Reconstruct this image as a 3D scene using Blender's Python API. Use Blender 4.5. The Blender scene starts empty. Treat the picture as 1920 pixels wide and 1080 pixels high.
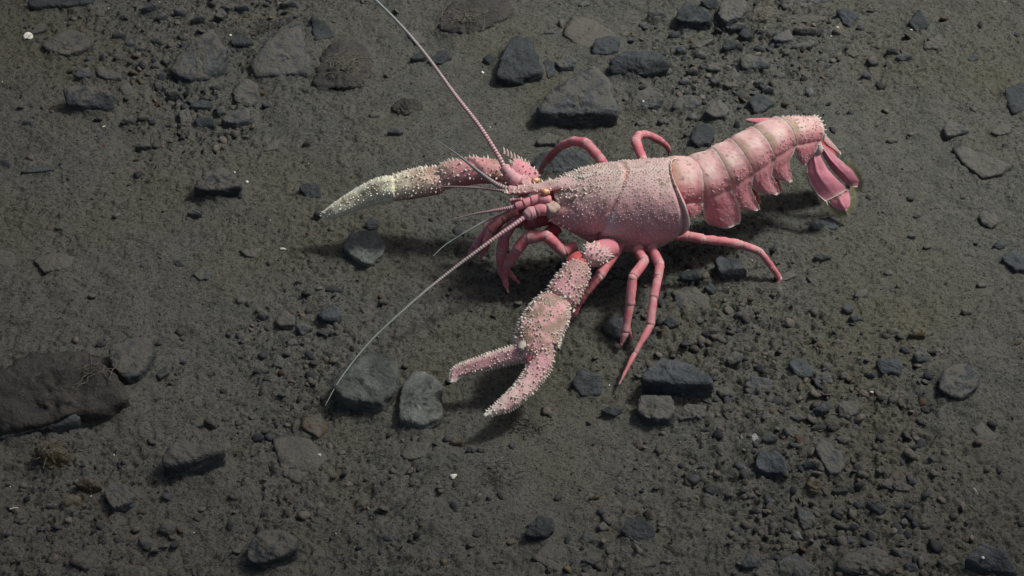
import bpy, bmesh, math, random
import numpy as np
from mathutils import Vector

random.seed(7)
rng = np.random.default_rng(11)
scene = bpy.context.scene
COL = scene.collection

# ------------------------------------------------------------------ camera
CAM_H, CAM_D, PITCH = 0.836, 0.929, math.radians(42.0)
HFOV = math.radians(31.3)
cam_d = bpy.data.cameras.new("camera")
cam_d.angle = HFOV
cam_d.clip_start = 0.02
cam_d.clip_end = 200.0
cam = bpy.data.objects.new("camera", cam_d)
cam.location = (0.0, -CAM_D, CAM_H)
cam.rotation_euler = (math.radians(90) - PITCH, 0, 0)
COL.objects.link(cam)
scene.camera = cam
# a little focus falloff, as a macro view has
cam_d.dof.use_dof = False

# ------------------------------------------------------------------ light
LIGHT_DIR = Vector((0.56, 0.24, 1.0)).normalized()
world = bpy.data.worlds.new("World")
scene.world = world
world.use_nodes = True
wn = world.node_tree.nodes
wl = world.node_tree.links
for n in list(wn):
    wn.remove(n)
w_out = wn.new("ShaderNodeOutputWorld")
w_bg = wn.new("ShaderNodeBackground")
w_sky = wn.new("ShaderNodeTexSky")
w_sky.sky_type = 'NISHITA'
w_sky.sun_disc = False
w_sky.sun_elevation = math.asin(LIGHT_DIR.z)
w_sky.sun_rotation = math.atan2(LIGHT_DIR.x, LIGHT_DIR.y)
w_sky.dust_density = 6.0
w_sky.ozone_density = 0.3
w_bg.inputs["Strength"].default_value = 0.066
wl.new(w_sky.outputs[0], w_bg.inputs[0])
wl.new(w_bg.outputs[0], w_out.inputs[0])

# very weak fill sun, added; no daylight reaches this deep floor
fill_sun_d = bpy.data.lights.new("sun", 'SUN')
fill_sun_d.energy = 0.25
fill_sun_d.angle = math.radians(3)
fill_sun_d.color = (1.0, 0.97, 0.92)
sun = bpy.data.objects.new("sun", fill_sun_d)
sun.rotation_euler = LIGHT_DIR.to_track_quat('Z', 'Y').to_euler()
sun.location = (0.6, 0.7, 2.0)
COL.objects.link(sun)

# the survey vehicle's lamp that lights the dark sea floor, high on the right behind the lobster
lamp_d = bpy.data.lights.new("survey_lamp", 'SPOT')
lamp_d.energy = 124
lamp_d.spot_size = math.radians(42)
lamp_d.spot_blend = 1.0
lamp_d.shadow_soft_size = 0.12
lamp_d.color = (0.98, 1.0, 0.95)
lamp = bpy.data.objects.new("survey_lamp", lamp_d)
lamp_at = Vector((0.12, 0.24, 0.0))
lamp.location = Vector((0.12, 0.03, 0.05)) + LIGHT_DIR * 1.75
lamp.rotation_euler = (lamp.location - lamp_at).to_track_quat('Z', 'Y').to_euler()
COL.objects.link(lamp)

scene.view_settings.view_transform = 'Standard'
scene.view_settings.look = 'None'
scene.view_settings.gamma = 1.0
scene.view_settings.exposure = 0.0
scene.view_settings.use_curve_mapping = False

# ------------------------------------------------------------------ helpers
FPX = 960.0 / math.tan(HFOV / 2)
CP, SP = math.cos(PITCH), math.sin(PITCH)


def at(px, py, z=0.0):
    """point of the place at height z that the survey of the photograph puts at (px, py)"""
    a = (px - 960.0) / FPX
    b = (540.0 - py) / FPX
    d = np.array([a, CP + b * SP, -SP + b * CP])
    t = (z - CAM_H) / d[2]
    return np.array([0.0, -CAM_D, CAM_H]) + d * t


def hash_table(seed, n=64):
    return np.random.default_rng(seed).random((n, n, n)).astype(np.float32)


_T3 = hash_table(5)
_T2 = np.random.default_rng(9).random((256, 256)).astype(np.float32)


def noise2(x, y, seed=0):
    x = x + seed * 17.31
    y = y + seed * 9.77
    xi = np.floor(x).astype(int); yi = np.floor(y).astype(int)
    fx = x - xi; fy = y - yi
    fx = fx * fx * fx * (fx * (fx * 6 - 15) + 10); fy = fy * fy * fy * (fy * (fy * 6 - 15) + 10)
    a = _T2[xi & 255, yi & 255]; b = _T2[(xi + 1) & 255, yi & 255]
    c = _T2[xi & 255, (yi + 1) & 255]; d = _T2[(xi + 1) & 255, (yi + 1) & 255]
    return (a * (1 - fx) + b * fx) * (1 - fy) + (c * (1 - fx) + d * fx) * fy - 0.5


def fbm2(x, y, octs=4, seed=0, gain=0.5):
    s = 0.0; a = 1.0; f = 1.0
    for k in range(octs):
        ca, sa = math.cos(0.6 * k), math.sin(0.6 * k)
        s = s + a * noise2((x * ca - y * sa) * f, (x * sa + y * ca) * f, seed + k * 3)
        a *= gain; f *= 2.03
    return s


def noise3(P, seed=0):
    P = P + np.array([seed * 7.13, seed * 3.71, seed * 5.39])
    I = np.floor(P).astype(int); F = P - I
    F = F * F * (3 - 2 * F)
    out = 0.0
    for dx in (0, 1):
        wx = F[:, 0] if dx else 1 - F[:, 0]
        for dy in (0, 1):
            wy = F[:, 1] if dy else 1 - F[:, 1]
            for dz in (0, 1):
                wz = F[:, 2] if dz else 1 - F[:, 2]
                out = out + wx * wy * wz * _T3[(I[:, 0] + dx) & 63, (I[:, 1] + dy) & 63, (I[:, 2] + dz) & 63]
    return out - 0.5


def fbm3(P, octs=4, seed=0, gain=0.5):
    s = 0.0; a = 1.0; f = 1.0
    for k in range(octs):
        s = s + a * noise3(P * f, seed + k * 2)
        a *= gain; f *= 2.07
    return s


def ground_low(x, y):
    """the slow rise and fall of the sea floor, in metres"""
    x = np.asarray(x, float); y = np.asarray(y, float)
    return 0.012 * noise2(x * 5.0, y * 5.0, 3) + 0.006 * noise2(x * 13.0, y * 13.0, 8)


def at_ground(px, py, z=0.0):
    p = at(px, py, z)
    for _ in range(3):
        p = at(px, py, z + float(ground_low(p[0], p[1])))
    return p


def mesh_np(name, V, F, smooth=True, col=None):
    """V (n,3), F (m,3 or 4) -> mesh"""
    V = np.ascontiguousarray(V, dtype=np.float32)
    F = np.ascontiguousarray(F, dtype=np.int32)
    k = F.shape[1]
    me = bpy.data.meshes.new(name)
    me.vertices.add(len(V)); me.vertices.foreach_set("co", V.ravel())
    me.loops.add(F.size); me.loops.foreach_set("vertex_index", F.ravel())
    me.polygons.add(len(F)); me.polygons.foreach_set("loop_start", np.arange(0, F.size, k, dtype=np.int32))
    me.polygons.foreach_set("use_smooth", np.full(len(F), smooth, dtype=bool))
    if col is not None:
        ca = me.color_attributes.new("tint", 'FLOAT_COLOR', 'POINT')
        c4 = np.ones((len(V), 4), dtype=np.float32); c4[:, :3] = col
        ca.data.foreach_set("color", c4.ravel())
    me.update(calc_edges=True)
    return me


def obj(name, me, mat=None, parent=None, loc=None):
    o = bpy.data.objects.new(name, me)
    COL.objects.link(o)
    if mat and me:
        if not me.materials:
            me.materials.append(mat)
    if loc is not None:
        o.location = loc
    if parent is not None:
        o.parent = parent
    return o


def tag(o, label, cat, group=None):
    o["label"] = label
    o["category"] = cat
    if group:
        o["group"] = group
    return o


def ico(sub):
    bm = bmesh.new()
    bmesh.ops.create_icosphere(bm, subdivisions=sub, radius=1.0)
    bm.verts.ensure_lookup_table()
    V = np.array([v.co[:] for v in bm.verts]); F = np.array([[v.index for v in f.verts] for f in bm.faces])
    bm.free()
    return V, F


ICO = {s: ico(s) for s in (1, 2, 3, 4, 5, 6)}


# ------------------------------------------------------------------ materials
def new_mat(name):
    m = bpy.data.materials.new(name)
    m.use_nodes = True
    nt = m.node_tree
    return m, nt, nt.nodes["Principled BSDF"]


def nd(nt, typ, **kw):
    n = nt.nodes.new(typ)
    for k, v in kw.items():
        if k in n.inputs:
            n.inputs[k].default_value = v
        else:
            setattr(n, k, v)
    return n


def ramp(nt, fac, stops):
    r = nt.nodes.new("ShaderNodeValToRGB")
    el = r.color_ramp.elements
    while len(el) > 1:
        el.remove(el[-1])
    el[0].position = stops[0][0]; el[0].color = (*stops[0][1], 1)
    for p, c in stops[1:]:
        e = el.new(p); e.color = (*c, 1)
    nt.links.new(fac, r.inputs[0])
    return r


def mixc(nt, fac, a, b, mode='MIX'):
    m = nt.nodes.new("ShaderNodeMix"); m.data_type = 'RGBA'; m.blend_type = mode
    for sock, v in ((m.inputs[0], fac), (m.inputs[6], a), (m.inputs[7], b)):
        if hasattr(v, "is_linked") or hasattr(v, "links"):
            nt.links.new(v, sock)
        elif isinstance(v, tuple):
            sock.default_value = (*v, 1)
        else:
            sock.default_value = v
    return m.outputs[2]


def bump(nt, bs, height, strength, dist, prev=None):
    b = nt.nodes.new("ShaderNodeBump")
    b.inputs["Strength"].default_value = strength
    b.inputs["Distance"].default_value = dist
    nt.links.new(height, b.inputs["Height"])
    if prev is not None:
        nt.links.new(prev, b.inputs["Normal"])
    nt.links.new(b.outputs[0], bs.inputs["Normal"])
    return b.outputs[0]


SILT_A, SILT_B, SILT_C = (0.106, 0.106, 0.093), (0.084, 0.085, 0.076), (0.102, 0.099, 0.076)


def make_silt():
    m, nt, bs = new_mat("sea_floor_silt")
    geo = nd(nt, "ShaderNodeNewGeometry")
    big = nd(nt, "ShaderNodeTexNoise", Scale=6.0, Detail=4.0, Roughness=0.6)
    mid = nd(nt, "ShaderNodeTexNoise", Scale=70.0, Detail=5.0, Roughness=0.65)
    fine = nd(nt, "ShaderNodeTexNoise", Scale=420.0, Detail=4.0, Roughness=0.7)
    grit = nd(nt, "ShaderNodeTexNoise", Scale=900.0, Detail=2.0, Roughness=0.6)
    for n in (big, mid, fine, grit):
        nt.links.new(geo.outputs["Position"], n.inputs["Vector"])
    c1 = ramp(nt, mid.outputs[0], [(0.35, SILT_B), (0.55, SILT_A)])
    f2 = ramp(nt, big.outputs[0], [(0.48, (0, 0, 0)), (0.66, (1, 1, 1))])
    c2 = mixc(nt, f2.outputs[0], c1.outputs[0], SILT_C)
    dark = ramp(nt, fine.outputs[0], [(0.34, (0.30, 0.31, 0.33)), (0.45, (0.90, 0.90, 0.90)), (0.7, (1.14, 1.14, 1.14))])  # dark flecks of grit, plus pit shade painted where the bump is lowest
    c3 = mixc(nt, 1.0, c2, dark.outputs[0], 'MULTIPLY')
    g = ramp(nt, grit.outputs[0], [(0.32, (0.30, 0.31, 0.33)), (0.44, (1, 1, 1))])  # finer flecks, pit shade again put into the colour at the low spots
    c4 = mixc(nt, 0.8, c3, g.outputs[0], 'MULTIPLY')
    nt.links.new(c4, bs.inputs["Base Color"])
    bs.inputs["Roughness"].default_value = 0.95
    bs.inputs["Specular IOR Level"].default_value = 0.12
    b1 = bump(nt, bs, fine.outputs[0], 0.9, 0.0022)
    bump(nt, bs, grit.outputs[0], 0.8, 0.0011, b1)
    return m


def make_stone(name, ca, cb, silt_amt=0.5, red=0.0):
    """dark rock, veined and flecked, silt settled on its upper faces"""
    m, nt, bs = new_mat(name)
    tc = nd(nt, "ShaderNodeTexCoord"); geo = nd(nt, "ShaderNodeNewGeometry"); oi = nd(nt, "ShaderNodeObjectInfo")
    off = nd(nt, "ShaderNodeVectorMath", operation='ADD')
    nt.links.new(tc.outputs["Object"], off.inputs[0])
    comb = nd(nt, "ShaderNodeCombineXYZ")
    for k in range(3):
        nt.links.new(oi.outputs["Random"], comb.inputs[k])
    nt.links.new(comb.outputs[0], off.inputs[1])
    n1 = nd(nt, "ShaderNodeTexNoise", Scale=55.0, Detail=6.0, Roughness=0.65, Distortion=0.6)
    n2 = nd(nt, "ShaderNodeTexNoise", Scale=420.0, Detail=4.0, Roughness=0.7)
    n3 = nd(nt, "ShaderNodeTexNoise", Scale=110.0, Detail=5.0, Roughness=0.7)
    for n in (n1, n2, n3):
        nt.links.new(off.outputs[0], n.inputs["Vector"])
    c1 = ramp(nt, n1.outputs[0], [(0.3, ca), (0.62, cb)])
    fl = ramp(nt, n2.outputs[0], [(0.3, (0.6, 0.6, 0.6)), (0.6, (1.0, 1.0, 1.0)), (0.74, (1.7, 1.7, 1.7))])
    c2 = mixc(nt, 0.8, c1.outputs[0], fl.outputs[0], 'MULTIPLY')
    hv = nd(nt, "ShaderNodeMapRange"); hv.inputs[3].default_value = 0.72; hv.inputs[4].default_value = 1.28
    nt.links.new(oi.outputs["Random"], hv.inputs[0])
    vm = nd(nt, "ShaderNodeVectorMath", operation='SCALE')
    nt.links.new(c2, vm.inputs[0]); nt.links.new(hv.outputs[0], vm.inputs["Scale"])
    # settled silt
    sx = nd(nt, "ShaderNodeSeparateXYZ"); nt.links.new(geo.outputs["Normal"], sx.inputs[0])
    ad = nd(nt, "ShaderNodeMath", operation='MULTIPLY_ADD'); ad.inputs[1].default_value = 0.55
    nt.links.new(sx.outputs[2], ad.inputs[0]); nt.links.new(n3.outputs[0], ad.inputs[2])
    lo = 1.24 - 0.36 * silt_amt
    sr = ramp(nt, ad.outputs[0], [(lo - 0.10, (0, 0, 0)), (lo + 0.10, (0.85, 0.85, 0.85))])
    c3a = mixc(nt, sr.outputs[0], vm.outputs[0], (0.098, 0.093, 0.080))
    # silt banked against the foot of the stone
    so_ = nd(nt, "ShaderNodeSeparateXYZ"); nt.links.new(tc.outputs["Object"], so_.inputs[0])
    fz = nd(nt, "ShaderNodeMath", operation='MULTIPLY_ADD'); fz.inputs[1].default_value = -0.006
    nt.links.new(n3.outputs[0], fz.inputs[0]); nt.links.new(so_.outputs[2], fz.inputs[2])
    fm = nd(nt, "ShaderNodeMapRange"); fm.inputs[1].default_value = -0.0035; fm.inputs[2].default_value = 0.0005
    fm.inputs[3].default_value = 0.85; fm.inputs[4].default_value = 0.0
    nt.links.new(fz.outputs[0], fm.inputs[0])
    c3 = mixc(nt, fm.outputs[0], c3a, (0.098, 0.093, 0.080))
    nt.links.new(c3, bs.inputs["Base Color"])
    bs.inputs["Roughness"].default_value = 0.78
    bs.inputs["Specular IOR Level"].default_value = 0.25
    b1 = bump(nt, bs, n1.outputs[0], 0.8, 0.006)
    b2 = bump(nt, bs, n3.outputs[0], 0.6, 0.003, b1)
    bump(nt, bs, n2.outputs[0], 0.7, 0.0012, b2)
    return m


def make_tint(name, rough=0.55, spec=0.3, nscale=300.0, nstr=0.35, vary=0.18, coat=0.0, sss=0.0):
    """colour from the 'tint' attribute, broken up by noise"""
    m, nt, bs = new_mat(name)
    at_ = nd(nt, "ShaderNodeAttribute", attribute_name="tint")
    geo = nd(nt, "ShaderNodeNewGeometry")
    n1 = nd(nt, "ShaderNodeTexNoise", Scale=nscale, Detail=5.0, Roughness=0.65)
    n2 = nd(nt, "ShaderNodeTexNoise", Scale=nscale * 0.22, Detail=4.0, Roughness=0.6)
    for n in (n1, n2):
        nt.links.new(geo.outputs["Position"], n.inputs["Vector"])
    r = ramp(nt, n1.outputs[0], [(0.3, (1 - vary,) * 3), (0.7, (1 + vary,) * 3)])
    r2 = ramp(nt, n2.outputs[0], [(0.3, (1 - vary * 0.8, 1 - vary, 1 - vary)), (0.7, (1 + vary * 0.6,) * 3)])
    c = mixc(nt, 1.0, at_.outputs["Color"], r.outputs[0], 'MULTIPLY')
    c = mixc(nt, 1.0, c, r2.outputs[0], 'MULTIPLY')
    nt.links.new(c, bs.inputs["Base Color"])
    bs.inputs["Roughness"].default_value = rough
    bs.inputs["Specular IOR Level"].default_value = spec
    bs.inputs["Coat Weight"].default_value = coat
    if sss:
        bs.inputs["Subsurface Weight"].default_value = sss
        bs.inputs["Subsurface Radius"].default_value = (0.004, 0.0015, 0.0012)
        bs.inputs["Subsurface Scale"].default_value = 0.6
    bump(nt, bs, n1.outputs[0], nstr, 0.0006)
    return m


M_SILT = make_silt()
M_STONE = {
    'g': make_stone("dark_grey_rock", (0.038, 0.042, 0.046), (0.086, 0.092, 0.096), 0.48),
    'b': make_stone("blue_black_rock", (0.028, 0.033, 0.037), (0.066, 0.073, 0.079), 0.32),
    's': make_stone("silt_dusted_rock", (0.036, 0.037, 0.038), (0.078, 0.078, 0.076), 0.75),
    'r': make_stone("brown_red_rock", (0.032, 0.030, 0.028), (0.062, 0.057, 0.052), 0.36),
    'o': make_stone("orange_brown_rock", (0.060, 0.044, 0.029), (0.100, 0.076, 0.052), 0.5),
    'p': make_stone("pale_grey_rock", (0.036, 0.040, 0.038), (0.145, 0.155, 0.143), 0.35),
    'w': make_stone("whitish_rock", (0.20, 0.20, 0.18), (0.36, 0.36, 0.33), 0.1),
    'y': make_stone("olive_crust", (0.070, 0.058, 0.032), (0.125, 0.105, 0.062), 0.5),
    'm': make_stone("silt_lump", (0.076, 0.072, 0.062), (0.108, 0.101, 0.086), 1.0),
}
M_GRAIN = make_tint("gravel_grains", rough=0.9, spec=0.15, nscale=700, nstr=0.5, vary=0.3)
M_SHELL = make_tint("lobster_shell", rough=0.62, spec=0.25, nscale=420, nstr=0.25, vary=0.09, sss=0.12)
M_SPINE = make_tint("spine_shell", rough=0.45, spec=0.4, nscale=500, nstr=0.1, vary=0.12)
M_FEELER = make_tint("feeler_shell", rough=0.45, spec=0.4, nscale=500, nstr=0.1, vary=0.1)

# ------------------------------------------------------------------ the sea floor
def axis_steps(lo, hi, step, far):
    mid = np.arange(lo, hi + step * 0.5, step)
    out = [mid]
    d = step; e = 0.0; right = []
    while e < far:
        d *= 1.28; e += d; right.append(e)
    right = np.array(right)
    return np.concatenate([(lo - right)[::-1], mid, hi + right])


# slow patches of rubble: (px, py, radius px, weight)
RUBBLE = [(400, 60, 170, 1.0), (330, 200, 150, 0.8), (160, 60, 130, 0.5), (1360, 120, 150, 1.0), (1480, 60, 110, 0.7), (1270, 170, 90, 0.6),
          (1320, 560, 110, 1.0), (1330, 680, 110, 0.7), (1540, 830, 160, 0.75), (1640, 960, 150, 0.85), (1480, 1010, 140, 0.65), (1700, 1060, 110, 0.6),
          (1180, 1000, 130, 0.6), (100, 900, 170, 0.6), (560, 640, 120, 0.8), (160, 1040, 140, 0.5), (600, 790, 80, 0.4), (840, 850, 90, 0.4),
          (700, 960, 160, 0.45), (1700, 690, 110, 0.35), (960, 520, 120, 0.3), (1640, 110, 90, 0.3), (1560, 720, 120, 0.6), (500, 870, 120, 0.3)]
_RW = [(at(a, b, 0.0), r / 2650.0, w) for a, b, r, w in RUBBLE]


def rubble(x, y):
    s = 0.10 + 0.0 * x
    for p, r, w in _RW:
        s = s + w * np.exp(-((x - p[0]) ** 2 + ((y - p[1]) * 0.7) ** 2) / (r * r))
    return np.clip(s * (0.55 + 1.1 * (noise2(x * 30, y * 30, 21) + 0.5)), 0, 1.4)


SMOOTH = [(960, 900, 130), (900, 230, 150), (1080, 60, 110), (1640, 280, 150), (300, 560, 130), (760, 130, 110), (1120, 870, 110), (1780, 520, 110), (200, 300, 90)]
_SW = [(at(a, b, 0.0), r / 2650.0) for a, b, r in SMOOTH]


def calm(x, y):
    """1 on crumbly ground, low on drifts of soft silt"""
    s = 0.0 * x
    for p, r in _SW:
        s = s + np.exp(-((x - p[0]) ** 2 + ((y - p[1]) * 0.7) ** 2) / (r * r))
    s = np.clip(s + 0.9 * noise2(x * 16, y * 16, 91), 0, 1)
    return 1.15 - 0.80 * s


def ground_full(x, y):
    z = ground_low(x, y)
    rb = rubble(x, y)
    cm = calm(x, y)
    a = fbm2(x * 60, y * 60, 3, 31)                       # soft lumps
    c = fbm2(x * 170, y * 170, 3, 41)                     # crumbs with steep sides
    c = np.clip(c * 2.4 + 0.5, 0, 1); c = c * c * (3 - 2 * c)
    d = fbm2(x * 400, y * 400, 2, 51)
    z = z + 0.0026 * a + cm * ((0.0008 + 0.0005 * rb) * c + (0.0006 + 0.0004 * rb) * d)
    pit = np.clip(-fbm2(x * 300, y * 300, 2, 61) - 0.22, 0, 0.16) / 0.16
    out = np.maximum(np.maximum(np.abs(x) - 0.46, np.abs(y - 0.05) - 0.335), 0)
    near = np.exp(-(out / 0.05) ** 2)
    zl = ground_low(x, y)
    z = z - 0.0024 * pit * (0.4 + 0.5 * rb) * cm
    return zl + (z - zl) * near


# ------------------------------------------------------------------ stones
def hull_planes(P):
    bm = bmesh.new()
    vs = [bm.verts.new(p) for p in P]
    r = bmesh.ops.convex_hull(bm, input=vs)
    bm.normal_update()
    N = []; D = []
    for f in bm.faces:
        n = np.array(f.normal[:])
        if np.linalg.norm(n) < 0.5 or f.calc_area() < 1e-10:
            continue
        N.append(n); D.append(n @ np.array(f.verts[0].co[:]))
    bm.free()
    return np.array(N), np.array(D)


def stone_shape(P, sub, seed, sharp=16.0, rough=0.05, lump=0.0):
    """angular stone inside the convex hull of P: flat faces, worn edges, broken surface"""
    c = P.mean(0)
    N, D = hull_planes(P - c)
    flip = D < 0
    N[flip] *= -1; D[flip] *= -1
    V, F = ICO[sub]
    dot = V @ N.T
    rr = np.where(dot > 1e-4, np.maximum(D, 1e-5)[None, :] / np.maximum(dot, 1e-4), 1e3)
    r = np.sum(rr ** (-sharp), 1) ** (-1.0 / sharp) * 1.02
    Q = V * r[:, None]
    size = float(np.median(r))
    q = Q / size
    n = fbm3(q * 1.7, 6, seed, 0.6) * rough * 2.2 + np.abs(fbm3(q * 4.0, 3, seed + 9)) * rough * -1.1
    if lump:
        n = n + np.abs(fbm3(q * 2.3, 3, seed + 4)) * -lump + lump * 0.3
    # bedding steps
    ax = np.array([0.25 * math.sin(seed), 0.3 * math.cos(seed * 1.7), 1.0])
    st = (q @ ax) * 5.0 + fbm3(q * 1.2, 2, seed + 5) * 2.0
    n = n + rough * 0.28 * (np.abs((st % 1.0) - 0.5) * 2 - 0.5)
    Q = V * (r + n * size)[:, None]
    return Q + c, F


def stone_from_outline(pts, hk, seed, sub, front=0.7, sharp=16.0, rough=0.05, lump=0.0):
    pts = np.array(pts, float)
    y0, y1 = pts[:, 1].min(), pts[:, 1].max()
    w, h = np.ptp(pts[:, 0]), y1 - y0
    mid = at_ground(pts[:, 0].mean(), y1)
    scale = FPX / np.linalg.norm(mid - np.array([0, -CAM_D, CAM_H]))
    H = hk * min(w, h * 1.5) / scale
    H = min(H, 0.62 * h / scale / CP)
    cx = pts[:, 0].mean()
    P = []
    cen = None
    W = []
    for (x, y) in pts:
        v = (y1 - y) / max(h, 1e-6)
        z = H * min(1.0, (v * 1.35)) ** 0.9
        W.append((at_ground(x, y, z), v))
    cen = np.mean([p for p, _ in W], 0)
    for p, v in W:
        P.append(p)
        if v < 0.55:
            q = p + (cen - p) * 0.02
            q[2] = float(ground_low(q[0], q[1])) + H * (front + 0.25 * v)
            P.append(q)
        q = p + (cen - p) * (0.16 if v < 0.5 else 0.06)
        q[2] = float(ground_low(q[0], q[1])) - 0.35 * H - 0.004
        P.append(q)
    V, F = stone_shape(np.array(P), sub, seed, sharp, rough, lump)
    return V, F


def region_of(x, y):
    if x < 520 and y < 260: return "the rubble patch in the upper left"
    if x < 700 and y < 460: return "the bare silt left of the pale claw tip"
    if x < 420 and y < 780: return "the left edge near the brown slab"
    if x < 700 and y < 720: return "the rubble behind the two pale stones"
    if x < 420: return "the lower left corner"
    if x < 960 and y > 720: return "the silt below the two pale stones"
    if x < 1000 and y < 330: return "the silt beside the far feeler"
    if x < 1260 and y < 330: return "the silt behind the lobster's back"
    if x < 1560 and y < 330: return "the rubble above the lobster's tail"
    if y < 330: return "the open silt in the upper right"
    if x < 1420 and y < 720: return "the stones between the lobster's rear legs"
    if y < 560: return "the open silt right of the tail fan"
    if x < 1380: return "the silt in the lower middle"
    if y < 760: return "the silt right of the rear legs"
    return "the gravel bank in the lower right"


SIZE_WORD = ("small", "little", "tiny")
KIND_WORD = {'g': "dark grey", 'b': "blackish", 's': "silt dusted grey", 'r': "reddish brown", 'o': "orange brown", 'p': "pale grey",
             'w': "whitish", 'y': "olive crusted", 'm': "silt covered"}

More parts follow.
